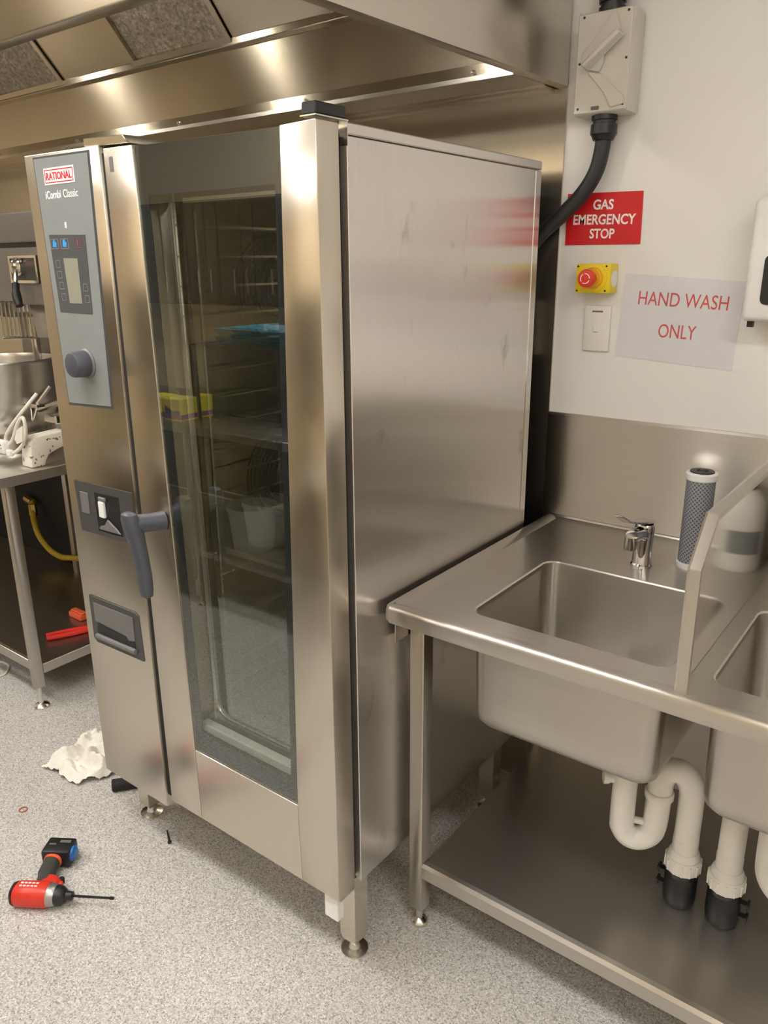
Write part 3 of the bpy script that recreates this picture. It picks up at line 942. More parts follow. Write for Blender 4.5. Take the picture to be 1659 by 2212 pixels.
# rounded front-left corner
loft(bm, [[(X0 + .012, .180, .8995), (X0 + .012, .166, .900), (X0 + .012, .1605, .8985), (X0 + .012, .155, .889), (X0 + .012, .155, .866), (X0 + .012, .165, .860)],
          [(X0 + .012, .180, .8995), (X0 + .0045, .1685, .9003), (X0 + .0035, .163, .8985), (X0 + .003, .159, .889), (X0 + .003, .159, .866), (X0 + .008, .168, .860)],
          [(X0 + .012, .180, .8995), (X0 + .004, .180, .9005), (X0 + .001, .180, .8985), (X0, .180, .889), (X0, .180, .866), (X0 + .01, .180, .860)]], False, False, closed=False)
back = [(.912, ZT), (.925, .897), (.9305, .905)]
loft(bm, [[(x, y, z) for y, z in back] for x in (X0 + .004, X0 + .032, X1)], False, False, closed=False)
bmesh.ops.recalc_face_normals(bm, faces=bm.faces[:])
obj('worktop', bm, 'bench_steel', SB)
for (a, b, c, d_) in bowls:
    bm = B()
    loops = []
    def L_(ins, r, z):
        return [(x, y, z) for x, y in rrect(a + ins, b - ins, c + ins, d_ - ins, r, 6)]
    loops = [L_(0, .032, ZT), L_(.003, .031, ZT - .003), L_(.004, .031, ZT - .012), L_(.008, .032, .66), L_(.011, .034, .640), L_(.020, .034, .628), L_(.034, .03, .623)]
    loft(bm, loops, False, True)
    bmesh.ops.recalc_face_normals(bm, faces=bm.faces[:])
    bw = obj('sink_bowl', bm, 'bench_steel', SB)
    bm = B()
    lathe(bm, [(.045, .6235), (.045, .6265), (.035, .6275)], ((a + b) / 2, (c + d_) / 2 + .03, 0), 'z', 20)
    obj('drain', bm, 'chrome', bw)
# divider between the bowls
prof = [(.168, ZT + .001), (.163, 1.120), (.232, 1.194), (.924, 1.194), (.924, ZT + .001)]
DV = obj('divider', prism(B(), prof, 'x', 1.483, 1.4865), 'divider_steel', SB, label='upright sheet between the two bowls')
bm = B()
def inset(p, t):
    return [(p[0][0] + t, p[0][1]), (p[1][0] + t, p[1][1] - t * .42), (p[2][0] + t * .42, p[2][1] - t), (p[3][0] - t, p[3][1] - t), (p[4][0] - t, p[4][1])]
inn = inset(prof, .0025)
inn2 = inset(prof, .010)
for i in range(3):
    q = [prof[i], prof[i + 1], inn[i + 1], inn[i]]
    prism(bm, q, 'x', 1.4865, 1.5035)
    q = [inn[i], inn[i + 1], inn2[i + 1], inn2[i]]
    prism(bm, q, 'x', 1.5020, 1.5035)
obj('divider_flange', bm, 'bench_steel', DV)
obj('splashback', prism(B(), [(.9305, .905), (.924, .905), (.924, 1.183), (.9285, 1.189), (W - .0005, 1.189), (W - .0005, .86), (.9305, .86)], 'x', .8735, X1), 'splash_steel', SB)
obj('side_apron', box(B(), X0 + .003, X0 + .006, .19, .92, .80, .860), 'bench_steel', SB)
def bench_leg(x, y, ztop, parent, mat, w=.019, foot_r=.022, zb=.052):
    bm = B()
    box(bm, x - w, x + w, y - w, y + w, zb, ztop, bev=.003, seg=2)
    l = obj('leg', bm, mat, parent)
    bm = B()
    lathe(bm, [(foot_r, 0), (foot_r, .006), (foot_r * .85, .012), (.009, .018), (.009, zb + .002)], (x, y, 0), 'z', 20)
    obj('foot', bm, 'bright', l)
for x, y in ((.917, .257), (.917, .88), (2.42, .257), (2.42, .88)):
    bench_leg(x, y, .860, SB, 'bench_steel')
bm = B()
box(bm, .937, 2.40, .252, .89, .1955, .1985)
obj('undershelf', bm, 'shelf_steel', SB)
bm = B()
prism(bm, [(.236, .160), (.236, .192), (.242, .200), (.2535, .2005), (.2535, .1985), (.245, .197), (.241, .19), (.241, .160)], 'x', .9365, 2.40)
obj('shelf_rail', bm, 'bench_steel', SB)

# tap
TP = thing('mixer_tap', (1.236, .708, ZT), 'short chrome single-lever tap standing behind the left sink bowl', 'tap')
bm = B()
lathe(bm, [(.0255, ZT), (.0255, ZT + .004), (.0225, ZT + .008), (.0215, ZT + .050), (.0225, ZT + .080), (.0225, ZT + .098), (.019, ZT + .104)], (1.236, .708, 0), 'z', 24)
obj('body', bm, 'chrome', TP)
bm = B()
tube(bm, [(1.236, .705, ZT + .078), (1.233, .672, ZT + .088), (1.230, .640, ZT + .089)], [.018, .0165, .0155], 16)
lathe(bm, [(.012, ZT + .058), (.0145, ZT + .061), (.0145, ZT + .090)], (1.230, .637, 0), 'z', 16)
obj('spout', bm, 'chrome', TP)
bm = B()
loft(bm, [[Vector((1.236 + sx * w_, y, z + sz)) for sx, sz in ((-1, -.003), (1, -.003), (1, .003), (-1, .003))]
          for y, z, w_ in ((.728, ZT + .106, .018), (.705, ZT + .110, .020), (.65, ZT + .122, .016), (.58, ZT + .143, .011), (.53, ZT + .168, .008))])
bmesh.ops.bevel(bm, geom=bm.edges[:], offset=.0012, segments=1, affect='EDGES')
obj('lever', bm, 'chrome', TP)

FC = thing('filter_cartridge', (1.332, .770, ZT), 'tall grey mesh water filter cartridge with white end caps beside the tap', 'filter')
c = (1.332, .770, 0)
bm = B()
lathe(bm, [(.0315, .012), (.0315, .216)], (0, 0, 0), 'z', 32)
obj('netting', bm, 'cartridge', FC, local=True)
bm = B()
lathe(bm, [(.034, ZT), (.035, ZT + .004), (.035, ZT + .012), (.032, ZT + .014)], c, 'z', 32)
obj('end_cap', bm, 'white', FC)
bm = B()
lathe(bm, [(.032, ZT + .210), (.035, ZT + .213), (.035, ZT + .226), (.0325, ZT + .229), (.022, ZT + .229)], c, 'z', 32)
obj('end_cap', bm, 'white', FC)
bm = B()
lathe(bm, [(.0265, ZT + .2291), (.0265, ZT + .2315), (.013, ZT + .2320), (.012, ZT + .2295)], c, 'z', 24)
obj('seal', bm, 'black', FC)

BO = thing('detergent_bottle', (1.56, .835, ZT), 'white plastic bottle with dark blue cap standing right of the sink divider', 'bottle')
bm = B()
lathe(bm, [(.046, ZT), (.050, ZT + .006), (.050, ZT + .13), (.046, ZT + .160), (.030, ZT + .185), (.022, ZT + .192)], (1.560, .835, 0), 'z', 28)
obj('bottle_body', bm, 'white', BO)
bm = B()
lathe(bm, [(.024, ZT + .192), (.024, ZT + .235), (.021, ZT + .238)], (1.560, .835, 0), 'z', 20)
obj('cap', bm, 'cap_blue', BO)
bm = B()
for k in range(9):
    a0, a1 = math.radians(200 + k * 10), math.radians(210 + k * 10)
    q = [(1.56 + r * math.cos(a), .835 + r * math.sin(a)) for r, a in ((.0502, a0), (.0502, a1), (.0508, a1), (.0508, a0))]
    prism(bm, q, 'z', ZT + .045, ZT + .10)
obj('printed_label', bm, 'panel_grey', BO)

# drain pipes under the bowls
PP = thing('drain_trap', (1.36, .45, .2), 'white curved drain trap and standpipe under the left sink bowl', 'pipe')
bm = B()
tube(bm, [(1.335, .44, .622), (1.335, .44, .41), (1.338, .442, .375), (1.352, .449, .354), (1.372, .458, .352), (1.390, .467, .366), (1.398, .471, .395), (1.400, .473, .47)], .0265, 18, smooth_n=5)
obj('trap_bend', bm, 'pvc', PP)
bm = B()
lathe(bm, [(.029, 0), (.031, .003), (.031, .016), (.029, .019)], (1.400, .473, .462), 'z', 18)
obj('trap_collar', bm, 'pvc', PP)
obj('trap_web', tube(B(), [(1.398, .471, .392), (1.342, .444, .400)], .008, 8), 'pvc', PP)
obj('side_inlet', tube(B(), [(1.330, .44, .500), (1.302, .424, .500), (1.3015, .4235, .500), (1.293, .418, .500)], [.012, .012, .0145, .0145], 14), 'pvc', PP)
bm = B()
tube(bm, [(1.400, .473, .478), (1.403, .476, .515), (1.420, .482, .535), (1.442, .490, .530), (1.458, .496, .500), (1.461, .498, .460), (1.461, .498, .34)], .0265, 18, smooth_n=5)
obj('elbow', bm, 'pvc', PP)
def standpipe(x, y, ztop, parent, lug):
    bm = B()
    lathe(bm, [(.0265, .335), (.0275, .345), (.0275, .37), (.0265, .372), (.0265, ztop)], (x, y, 0), 'z', 20)
    lathe(bm, [(.034, .322), (.032, .334), (.028, .340)], (x, y, 0), 'z', 20)
    obj('standpipe', bm, 'pvc', parent)
    bm = B()
    lathe(bm, [(.037, .291), (.0385, .294), (.0385, .318), (.035, .323)], (x, y, 0), 'z', 20)
    for k in range(14):
        a = k * 2 * PI / 14
        box(bm, x + .0375 * math.cos(a) - .002, x + .0375 * math.cos(a) + .002, y + .0375 * math.sin(a) - .002, y + .0375 * math.sin(a) + .002, .2925, .319)
    obj('union_nut', bm, 'pvc', parent)
    bm = B()
    lathe(bm, [(.030, .199), (.033, .204), (.035, .22), (.035, .272), (.033, .276), (.0345, .279), (.0345, .292)], (x, y, 0), 'z', 24)
    for z in (.228, .262):
        box(bm, x + min(lug, lug * 1.5), x + max(lug, lug * 1.5), y - .007, y + .007, z, z + .006)
        box(bm, x + min(lug * 1.35, lug * 1.5), x + max(lug * 1.35, lug * 1.5), y - .010, y + .010, z - .004, z + .010)
    obj('coupling', bm, 'black', parent, label='black pipe coupling')
standpipe(1.461, .498, .36, PP, -.034)
P2 = thing('drain_trap', (1.60, .48, .2), 'white drain standpipe and trap under the right sink bowl', 'pipe')
standpipe(1.553, .498, .60, P2, .034)
bm = B()
tube(bm, [(1.553, .498, .59), (1.556, .498, .612), (1.57, .49, .616), (1.60, .47, .60), (1.62, .46, .56), (1.63, .455, .52), (1.632, .452, .44), (1.636, .452, .40), (1.655, .45, .372), (1.682, .45, .368), (1.705, .45, .39), (1.712, .45, .43), (1.712, .45, .622)], .0265, 18, smooth_n=4)
obj('trap_bend', bm, 'pvc', P2)
bm = B()
lathe(bm, [(.014, -.01), (.014, .0)], (1.650, .426, .43), 'y', 12)
obj('cleaning_plug', bm, 'cream_plastic', P2)
# pipe along the wall under the bench
bm = B()
tube(bm, [(.96, .905, .44), (2.3, .905, .44)], .016, 12)
single('waste_pipe', bm, 'black', 'dark horizontal pipe on the wall under the sink bench', 'pipe')

# ================================================================== LEFT BENCH WITH MIXER
LB = thing('prep_bench', (-1.2, .55, 0), 'stainless steel bench with undershelf left of the oven carrying the mixer', 'bench')
LX0, LX1, LY0, LY1 = -2.9, -.765, .185, .92
bm = B()
prism(bm, [(LY0, .862), (LY0, .893), (LY0 + .007, .900), (LY1, .900), (LY1, .862)], 'x', LX0, LX1, bev=.002)
obj('worktop', bm, 'bench_steel', LB)
for x, y in ((-.79, .233), (-1.515, .872), (-2.85, .233), (-.80, .872)):
    bench_leg(x, y, .862, LB, 'bench_steel', w=.0175, foot_r=.029, zb=.085)
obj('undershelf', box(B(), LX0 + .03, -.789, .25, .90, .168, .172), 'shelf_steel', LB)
bm = B()
prism(bm, [(.222, .150), (.222, .190), (.236, .193), (.236, .150)], 'x', LX0 + .05, -.8085, bev=.002)
obj('shelf_rail', bm, 'bench_steel', LB)
bm = B()
box(bm, -.7885, -.775, .2515, .87, .135, .174, bev=.002)
obj('shelf_rail', bm, 'bench_steel', LB)

obj('rear_dark_sheet', box(B(), LX0 + .03, -.81, .902, .908, .172, .86), 'black_matt', LB, label='dark sheet put in for the shade under the bench')  # black sheet added in place of the shade under the left bench
MX = thing('planetary_mixer', (-1.15, .6, .9), 'grey planetary mixer with wire guard standing on the left bench', 'mixer')
# feet (chipped white castings)
def mfoot(x0, x1):
    bm = B()
    prism(bm, [(.335, .9005), (.345, .995), (.37, 1.008), (.62, 1.020), (.62, .955), (.455, .953), (.410, .938), (.393, .915), (.39, .9005)], 'x', x0, x1, bev=.008, seg=2)
    return bm
obj('foot', mfoot(-.868, -.80), 'rust_paint', MX, label='chipped white cast foot with rust')
obj('foot', mfoot(-1.50, -1.432), 'rust_paint', MX, label='chipped white cast foot with rust')
obj('pedestal', box(B(), -1.50, -.80, .60, .86, .9005, 1.03, bev=.012, seg=2), 'rust_paint', MX)
obj('column', box(B(), -1.36, -.93, .66, .86, 1.03, 1.46, bev=.02, seg=2), 'mixer_grey', MX)
bm = B()
box(bm, -1.52, -.72, .42, .88, 1.655, 1.752, bev=.008, seg=2)
obj('head_cover', bm, 'mixer_grey', MX)
obj('head_seam', box(B(), -1.50, -.735, .435, .87, 1.640, 1.6555), 'black', MX)
obj('gear_head', box(B(), -1.52, -.72, .42, .88, 1.455, 1.6405, bev=.006, seg=2), 'mixer_grey', MX)
GP = obj('gear_plate', ring_prism(B(), [(-.900, 1.526), (-.725, 1.526), (-.725, 1.614), (-.900, 1.614)], [(-.890, 1.535), (-.735, 1.535), (-.735, 1.606), (-.890, 1.606)], .412, .4205), 'bright', MX)
obj('plate_ground', box(B(), -.890, -.735, .416, .4198, 1.535, 1.606), 'mixer_dark', GP)
obj('printed_strip', box(B(), -.790, -.738, .4145, .4165, 1.580, 1.596), plain('dull_red_print', (.16, .09, .08), .5), GP)
bm = B()
lathe(bm, [(.030, 0), (.030, -.02), (.022, -.03), (.012, -.036)], (-.828, .416, 1.578), 'y', 20)
obj('gear_hub', bm, 'bright', GP)
bm = B()
tube(bm, [(-.822, .395, 1.574), (-.805, .380, 1.556), (-.795, .37, 1.522)], .008, 10)
LV = obj('gear_lever', bm, 'bright', MX)
bm = B()
tube(bm, [(-.796, .371, 1.526), (-.785, .362, 1.49), (-.768, .358, 1.455)], [.012, .015, .013], 12, smooth_n=3)
obj('grip', bm, 'black', LV)
obj('planet_housing', lathe(B(), [(.10, 1.40), (.13, 1.42), (.14, 1.455)], (-1.15, .60, 0), 'z', 28), 'bowl', MX)
obj('attachment_shaft', lathe(B(), [(.012, 1.20), (.016, 1.30), (.016, 1.40)], (-1.13, .60, 0), 'z', 12), 'bright', MX)
# wire guard around the front of the bowl
bars = [((-.915, .400, 1.465), (-.920, .400, 1.343)), ((-.915, .414, 1.464), (-.917, .414, 1.342)), ((-.915, .428, 1.464), (-.914, .428, 1.341)),
        ((-.914, .442, 1.463), (-.911, .442, 1.340)), ((-.913, .456, 1.463), (-.908, .456, 1.339)), ((-.913, .470, 1.462), (-.905, .470, 1.338))]
bars = [((-.915, .386, 1.465), (-.922, .386, 1.343)), ((-.916, .372, 1.465), (-.925, .372, 1.343))] + bars
for a, b in bars:
    obj('guard_bar', tube(B(), [a, b], .0036, 8), 'bright', MX)
obj('guard_hoop', tube(B(), [(-.917, .366, 1.465), (-.915, .40, 1.466), (-.913, .47, 1.463)], .005, 8), 'bright', MX)
obj('guard_hoop', tube(B(), [(-.926, .366, 1.342), (-.920, .40, 1.342), (-.904, .474, 1.337)], .005, 8), 'bright', MX)
bm = B()
loft(bm, [[(-.909, .472, 1.466), (-.886, .474, 1.338)], [(-.882, .488, 1.466), (-.862, .490, 1.338)], [(-.845, .498, 1.463), (-.846, .500, 1.338)], [(-.817, .500, 1.461), (-.838, .506, 1.338)]], False, False, closed=False)
o = obj('guard_shield', bm, 'tan_guard', MX, label='solid shield of the guard')
so = o.modifiers.new('thickness', 'SOLIDIFY'); so.thickness = .003
obj('bowl_yoke', tube(B(), [(-1.36, .66, 1.10), (-1.375, .52, 1.10), (-1.345, .40, 1.10)], .015, 8), 'bright', MX)
obj('bowl_yoke', tube(B(), [(-.95, .67, 1.10), (-.93, .52, 1.09), (-.885, .42, 1.085)], .014, 8), 'bright', MX)
obj('yoke_lug', box(B(), -.925, -.84, .405, .44, 1.098, 1.112, bev=.003), 'bright', MX)
obj('lug_lever', tube(B(), [(-.875, .425, 1.105), (-.845, .47, 1.17)], .006, 8), 'bright', MX)
obj('spring_clip', tube(B(), [(-.90, .42, 1.10), (-.885, .41, 1.05), (-.86, .41, 1.085), (-.85, .41, 1.10)], .004, 6), 'bright', MX)
obj('yoke_bracket', box(B(), -.90, -.82, .46, .60, 1.035, 1.065, bev=.004), 'bright', MX)
bm = B()
MB = (-1.158, .462, 0)
prof = [(.03, .962), (.09, .966), (.14, .99), (.175, 1.04), (.19, 1.10), (.193, 1.235), (.198, 1.243), (.201, 1.247), (.199, 1.251), (.192, 1.250), (.188, 1.235), (.185, 1.10), (.170, 1.045), (.135, .998), (.08, .973), (.02, .970)]
lathe(bm, prof, MB, 'z', 48)
lathe(bm, [(.10, .9005), (.104, .9005), (.10, .972), (.09, .972)], MB, 'z', 32)
single('mixing_bowl', bm, 'bowl', 'large round stainless steel mixing bowl set in the grey mixer', 'bowl')

# cord and plug lying on the mixer foot
CD = thing('appliance_lead', (-.9, .32, .9), 'cream power cord with white plug draped over the mixer foot', 'cord')
bm = B()
tube(bm, [(-.815, .40, 1.155), (-.822, .36, 1.115), (-.850, .335, 1.075), (-.885, .325, 1.04), (-.92, .32, 1.0), (-.915, .322, .975), (-.88, .325, 1.0),
          (-.835, .327, 1.06), (-.803, .33, 1.083), (-.792, .33, 1.06), (-.80, .33, 1.02), (-.825, .328, .985), (-.865, .32, .955), (-.895, .317, .945)], .0065, 8, smooth_n=4)
obj('cable', bm, 'cord_white', CD)
bm = B()
loft(bm, [[(-.80, .323, 1.055), (-.845, .323, 1.035), (-.845, .335, 1.035), (-.80, .335, 1.055)], [(-.802, .320, 1.03), (-.862, .320, 1.0), (-.862, .338, 1.0), (-.802, .338, 1.03)],
          [(-.808, .320, 1.0), (-.85, .320, .985), (-.85, .338, .985), (-.808, .338, 1.0)]])
obj('cord_bundle', bm, 'cord_white', CD)
bm = B()
box(bm, -.985, -.908, .300, .325, .944, .990, bev=.004, seg=2)
box(bm, -.908, -.880, .305, .322, .938, .960, bev=.003)
pl = obj('plug', bm, 'white', CD)
bm = B()
for dx, dz in ((-.035, .012), (-.028, -.006), (-.012, .008), (-.012, -.004)):
    box(bm, -.915 + dx - .002, -.915 + dx + .002, .2988, .3002, .967 + dz - .002, .967 + dz + .002)
obj('pin_hole', bm, 'black', pl)
bm = B()
tube(bm, [(-.975, .312, .95), (-.99, .30, .93), (-1.02, .28, .908), (-1.08, .25, .907)], .0055, 8, smooth_n=4)
obj('cable', bm, 'cord_white', CD)

# tools on the left undershelf
PL = thing('pliers', (-.95, .42, .172), 'pliers with long red handles lying on the left bench undershelf', 'pliers')
bm = B()
tube(bm, [(-.938, .366, .184), (-.905, .43, .184), (-.880, .50, .183), (-.872, .545, .183)], [.009, .010, .009], 10, smooth_n=4)
tube(bm, [(-.962, .378, .184), (-.935, .44, .184), (-.905, .50, .183), (-.882, .545, .183)], [.009, .010, .009], 10, smooth_n=4)
obj('handle', bm, 'red_plastic', PL)
bm = B()
prism(bm, [(-.895, .54), (-.862, .54), (-.855, .575), (-.870, .63), (-.885, .63), (-.897, .575)], 'z', .1755, .190, bev=.003)
obj('jaw', bm, 'gear_grey', PL)
bm = B()
box(bm, -1.075, -.985, .545, .585, .1725, .198, bev=.006, seg=2)
box(bm, -1.068, -.985, .552, .578, .198, .206, bev=.003)
single('orange_clip', bm, 'tool_orange', 'bright orange plastic block at the back of the left undershelf', 'block')
bm = B()
tube(bm, [(-1.90, .88, .46), (-1.86, .87, .45), (-1.83, .85, .39), (-1.79, .84, .31), (-1.72, .84, .255), (-1.64, .84, .232), (-1.55, .845, .235), (-1.30, .865, .30), (-1.05, .88, .50)], .014, 10, smooth_n=5)
GH = single('gas_hose', bm, 'hose_yellow', 'yellow gas hose looping below the left bench against the wall', 'hose')
bm = B()
lathe(bm, [(.02, -.03), (.02, .03)], (-1.845, .862, .42), 'z', 6)
tube(bm, [(-1.93, .880, .46), (-1.86, .872, .455)], .018, 8)
obj('brass_fitting', bm, plain('brass', (.5, .36, .14), .35, 1.0), GH)

# ================================================================== FLOOR ITEMS
def rag():
    poly = [(-.436, .008), (-.434, .04), (-.426, .077), (-.455, .121), (-.435, .126), (-.476, .19), (-.495, .217), (-.448, .27), (-.33, .29), (-.213, .24), (-.19, .175), (-.225, .083), (-.25, .04), (-.295, .032), (-.362, .03), (-.389, .022)]
    bm = B()
    st = .0065
    grid = {}
    nx, ny = int(.33 / st), int(.30 / st)
    def edge_d(p):
        best = 9
        for i in range(len(poly)):
            a, b = Vector(poly[i]), Vector(poly[i - 1])
            t = max(0, min(1, (p - a).dot(b - a) / (b - a).length_squared))
            best = min(best, (a + (b - a) * t - p).length)
        return best
    for i in range(nx + 1):
        for j in range(ny + 1):
            x, y = -.505 + i * st, .0 + j * st
            jx = x + .012 * noise.noise(Vector((x * 14, y * 14, 3)))
            jy = y + .012 * noise.noise(Vector((x * 14, y * 14, 7)))
            if inside((jx, jy), poly):
                d = edge_d(Vector((jx, jy)))
                f = min(1, d / .05)
                ridge = 1 - abs(noise.noise(Vector((x * 16, y * 16, 1.3))))
                ridge2 = 1 - abs(noise.noise(Vector((x * 34, y * 34, 5.3))))
                z = .0025 + (.003 + .060 * f * ridge ** 5 + .016 * f * max(0, noise.noise(Vector((x * 8, y * 8, 9))) + .3)) * 1.0 + .030 * ridge2 ** 5 * min(1, d / .015)
                grid[i, j] = bm.verts.new((x, y, z))
    for (i, j), v in list(grid.items()):
        q = [grid.get((i, j)), grid.get((i + 1, j)), grid.get((i + 1, j + 1)), grid.get((i, j + 1))]
        if all(q):
            bm.faces.new(q)
    for v in [v for v in bm.verts if not v.link_faces]:
        bm.verts.remove(v)
    for k in range(2):
        bmesh.ops.smooth_vert(bm, verts=bm.verts[:], factor=.4, use_axis_x=True, use_axis_y=True, use_axis_z=True)
    o = single('cleaning_rag', bm, 'cloth', 'crumpled white rag lying on the floor left of the oven', 'rag')
    m = o.modifiers.new('thickness', 'SOLIDIFY'); m.thickness = .002; m.offset = 1
    sb = o.modifiers.new('soft', 'SUBSURF'); sb.levels = 1; sb.render_levels = 1
rag()
bm = B()
tube(bm, [(-.147, .098, .0195), (-.085, .178, .0195)], .019, 16)
single('rubber_sleeve', bm, 'black_matt', 'short black rubber sleeve on the floor near the oven front leg', 'sleeve')
bm = B()
rows = []
for a in range(24):
    an = a * PI / 12
    c = Vector((-.287 + .0115 * math.cos(an), -.122 + .0115 * math.sin(an), .0022))
    e = Vector((math.cos(an), math.sin(an), 0))
    rows.append([c + (e * math.cos(k * PI / 3) + Vector((0, 0, 1)) * math.sin(k * PI / 3)) * .0018 for k in range(6)])
loft(bm, rows + [rows[0]], False, False)
bmesh.ops.remove_doubles(bm, verts=bm.verts[:], dist=1e-5)
single('rubber_ring', bm, 'orange_ring', 'tiny reddish rubber ring lying on the grey floor', 'ring')
bm = B()
lathe(bm, [(.0055, 0), (.0055, .004), (.0028, .0042), (.0028, .022), (.002, .052), (.0012, .054)], (0, 0, 0), 'x', 10)
bmesh.ops.rotate(bm, verts=bm.verts[:], cent=(0, 0, 0), matrix=Matrix.Rotation(math.radians(149), 3, 'Z'))
bmesh.ops.translate(bm, verts=bm.verts[:], vec=(.190, .054, .0057))
single('dark_bolt', bm, 'black', 'small dark bolt lying on the floor under the oven door', 'bolt')
bm = B()
tube(bm, [(-1.36, .20, .0045), (-1.27, .30, .0045), (-1.20, .318, .0045), (-1.155, .295, .0045), (-1.13, .262, .0045), (-1.15, .22, .0045), (-1.23, .12, .0045), (-1.4, .04, .0045)], .0042, 8, smooth_n=5)
single('floor_cable', bm, 'cord_white', 'white cable loop on the floor at the left edge under the bench', 'cable')

# cordless impact driver lying on its side; local x runs along its nose, local y along its grip
DD = thing('impact_driver', (.100, -.288, 0), 'red and black cordless impact driver lying on the grey floor', 'power tool', rotz=math.radians(33.5))
def ell(x, cy, cz, ry, rz, n=20, p=.8):
    return [Vector((x, cy + ry * math.copysign(abs(math.cos(a)) ** p, math.cos(a)), cz + rz * math.copysign(abs(math.sin(a)) ** p, math.sin(a)))) for a in [k * 2 * PI / n for k in range(n)]]
bm = B()
loft(bm, [ell(-.064, 0, .030, .026, .025), ell(-.058, 0, .030, .030, .029), ell(-.02, 0, .031, .031, .030), ell(.020, 0, .031, .031, .030), ell(.027, 0, .031, .029, .029)])
DB = obj('motor_housing', bm, 'tool_red', DD, local=True)
bm = B()
loft(bm, [ell(-.073, 0, .030, .020, .019), ell(-.070, 0, .030, .026, .026), ell(-.0635, 0, .030, .0285, .028)])
obj('rear_cap', bm, 'black', DD, local=True)
bm = B()
loft(bm, [ell(.027, 0, .031, .030, .029, p=1), ell(.040, 0, .031, .0285, .028, p=1), ell(.046, 0, .031, .025, .025, p=1)])
obj('gear_case', bm, 'gear_grey', DD, local=True)
bm = B()
loft(bm, [ell(.046, 0, .031, .0255, .0255, p=1), ell(.060, 0, .031, .023, .023, p=1), ell(.070, 0, .031, .016, .016, p=1), ell(.072, 0, .031, .012, .012, p=1), ell(.088, 0, .031, .011, .011, p=1), ell(.090, 0, .031, .006, .006, p=1)])
obj('chuck', bm, 'black', DD, local=True)
bm = B()
tube(bm, [(.088, 0, .031), (.145, 0, .030), (.193, 0, .0295)], [.0033, .0033, .003], 6)
lathe(bm, [(.0042, .186), (.0042, .196), (.002, .198)], (0, 0, .0295), 'x', 6)
obj('driver_bit', bm, 'black', DD, local=True)
def sec(y, cx, cz, rx, rz, n=18, p=.85):
    return [Vector((cx + rx * math.copysign(abs(math.cos(a)) ** p, math.cos(a)), y, cz + rz * math.copysign(abs(math.sin(a)) ** p, math.sin(a)))) for a in [k * 2 * PI / n for k in range(n)]]
bm = B()
loft(bm, [sec(.012, .008, .031, .032, .0235), sec(.030, .012, .031, .030, .0215), sec(.042, .016, .031, .024, .0195), sec(.050, .010, .031, .020, .0185)])
box(bm, .026, .047, .026, .040, .020, .042, bev=.005, seg=2)
obj('grip_root', bm, 'tool_red', DD, local=True)
bm = B()
loft(bm, [sec(.026, -.013, .031, .012, .021), sec(.045, -.008, .031, .020, .0205), sec(.065, -.014, .031, .0235, .0205), sec(.09, -.018, .031, .0225, .0195), sec(.112, -.021, .031, .0215, .019)])
obj('rubber_grip', bm, 'tool_rubber', DD, local=True)
bm = B()
loft(bm, [sec(.036, .034, .031, .008, .008), sec(.046, .036, .031, .010, .009), sec(.057, .034, .031, .007, .007)])
obj('trigger', bm, 'black', DD, local=True)
bm = B()
loft(bm, [sec(.1125, -.021, .031, .0235, .0205), sec(.119, -.021, .031, .0245, .0215), sec(.122, -.021, .031, .023, .020)])
obj('grip_band', bm, 'tool_orange', DD, local=True)
bm = B()
box(bm, -.056, .022, .122, .182, .004, .056, bev=.006, seg=2)
BA = obj('battery', bm, 'black', DD, local=True)
bm = B()
loft(bm, [ell(.010, .148, .033, .022, .0205, p=1), ell(.027, .148, .033, .021, .0195, p=1), ell(.032, .148, .033, .014, .013, p=1)])
obj('blue_nose', bm, 'blue', BA, local=True)
bm = B()
box(bm, -.044, -.026, .150, .156, .0558, .0566)
box(bm, -.018, .012, .160, .170, .0558, .0566)
obj('battery_sticker', bm, 'mid_grey', BA, local=True)
bm = B()
for x in (-.048, -.038, -.028, -.018, -.008):
    box(bm, x, x + .007, -.006, -.002, .0595, .0613)
    box(bm, x, x + .007, .004, .008, .0590, .0613)
obj('housing_print', bm, 'sign_white', DB, local=True)

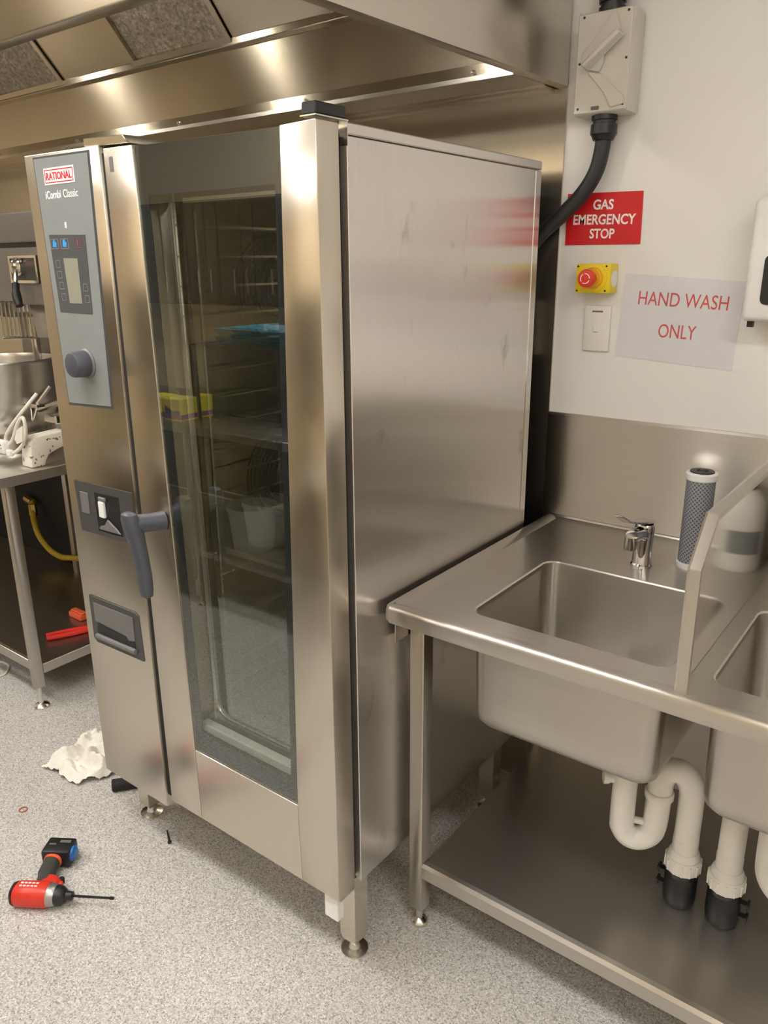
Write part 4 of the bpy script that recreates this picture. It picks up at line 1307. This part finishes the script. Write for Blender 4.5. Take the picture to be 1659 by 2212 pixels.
# ================================================================== WHAT THE OVEN DOOR REFLECTS (bench across the aisle)
OB = thing('steel_bench', (-1.0, -1.5, 0), 'stainless steel bench across the aisle seen mirrored in the oven door', 'bench')
ox0, ox1, oy0, oy1 = -2.4, .35, -1.85, -1.15
obj('worktop', box(B(), ox0, ox1, oy0, oy1, .862, .900, bev=.003), 'bench_steel', OB)
obj('under_bench_shade', box(B(), ox0 + .03, ox1 - .03, oy0 + .012, oy0 + .024, .305, .86), 'dark_brown', OB)  # dark sheet added to darken the shaded space below this worktop
obj('undershelf', box(B(), ox0 + .03, ox1 - .03, oy0 + .03, oy1 - .03, .27, .30, bev=.003), 'bench_steel', OB)
for x in (ox0 + .05, -1.02, ox1 - .05):
    for y in (oy0 + .05, oy1 - .05):
        bench_leg(x, y, .862, OB, 'bench_steel', w=.018, foot_r=.024)
for i, (x0, x1) in enumerate(((-3.1, -2.5), (-2.49, -1.9), (-1.89, -1.3), (-1.29, -.70), (-.69, -.10), (-.09, .5))):
    t = thing('wall_cupboard', ((x0 + x1) / 2, RY0 + .15, 1.35), 'dark brown wall cupboard across the aisle, %s from the left' % ('first', 'second', 'third', 'fourth', 'fifth', 'sixth')[i], 'cupboard', 'wall cupboards across the aisle')
    obj('carcass', box(B(), x0, x1, RY0 + .002, RY0 + .30, 1.35, 1.93), 'dark_brown', t)
    for a, b in ((x0 + .004, (x0 + x1) / 2 - .003), ((x0 + x1) / 2 + .003, x1 - .004)):
        d = obj('door', box(B(), a, b, RY0 + .301, RY0 + .318, 1.36, 1.92, bev=.003), 'dark_brown', t)
        obj('handle', box(B(), b - .05, b - .035, RY0 + .3185, RY0 + .34, 1.42, 1.55, bev=.003), 'bright', d)
bm = B()
box(bm, -1.12, -.56, -1.68, -1.32, .9005, 1.235, bev=.012, seg=2)
DC = single('equipment_case', bm, 'black', 'black equipment case on the bench across the aisle', 'case')
def carton(x, y, rz, label):
    t = thing('carton', (x, y, .9005), label, 'carton', 'yellow cartons across the aisle', rotz=rz)
    obj('board', box(B(), -.055, .055, -.05, .05, 0, .10, bev=.002), 'carton_yellow', t, local=True)
    obj('print_band', box(B(), -.0555, .0555, -.0505, .0505, .008, .030), 'purple', t, local=True)
    obj('print_patch', prism(B(), [(-.05, .030), (.05, .030), (.05, .05), (0, .045), (-.05, .07)], 'y', .0501, .0506), 'cap_blue', t, local=True)
carton(-1.235, -1.24, 0.05, 'left yellow carton with purple band on the bench across the aisle')
carton(-1.10, -1.235, -.04, 'right yellow carton with purple band on the bench across the aisle')
bm = B()
def tray(z, sx):
    loops = [[(x, y, z + h) for x, y in rrect(-.98 + i, -.52 - i, -1.66 + i, -1.34 - i, .03, 3)] for i, h in ((.02, 0), (0, .035), (.004, .035), (.022, .004))]
    b_ = B()
    loft(b_, loops, True, True)
    return b_
for i, lab in enumerate(('lower blue plastic tray stacked on the black case', 'upper blue plastic tray stacked on the black case')):
    single('plastic_tray', tray(1.2355 + i * .036, 0), 'tray_blue', lab, 'tray', 'blue trays on the case')
BK = thing('bucket', (-.80, -1.36, .30), 'white lidded bucket on the shelf of the bench across the aisle', 'bucket')
obj('pail', lathe(B(), [(.095, .3005), (.112, .50)], (-.80, -1.36, 0), 'z', 28), 'white', BK)
obj('lid', lathe(B(), [(.118, .49), (.118, .512), (.10, .515)], (-.80, -1.36, 0), 'z', 28), 'white', BK)
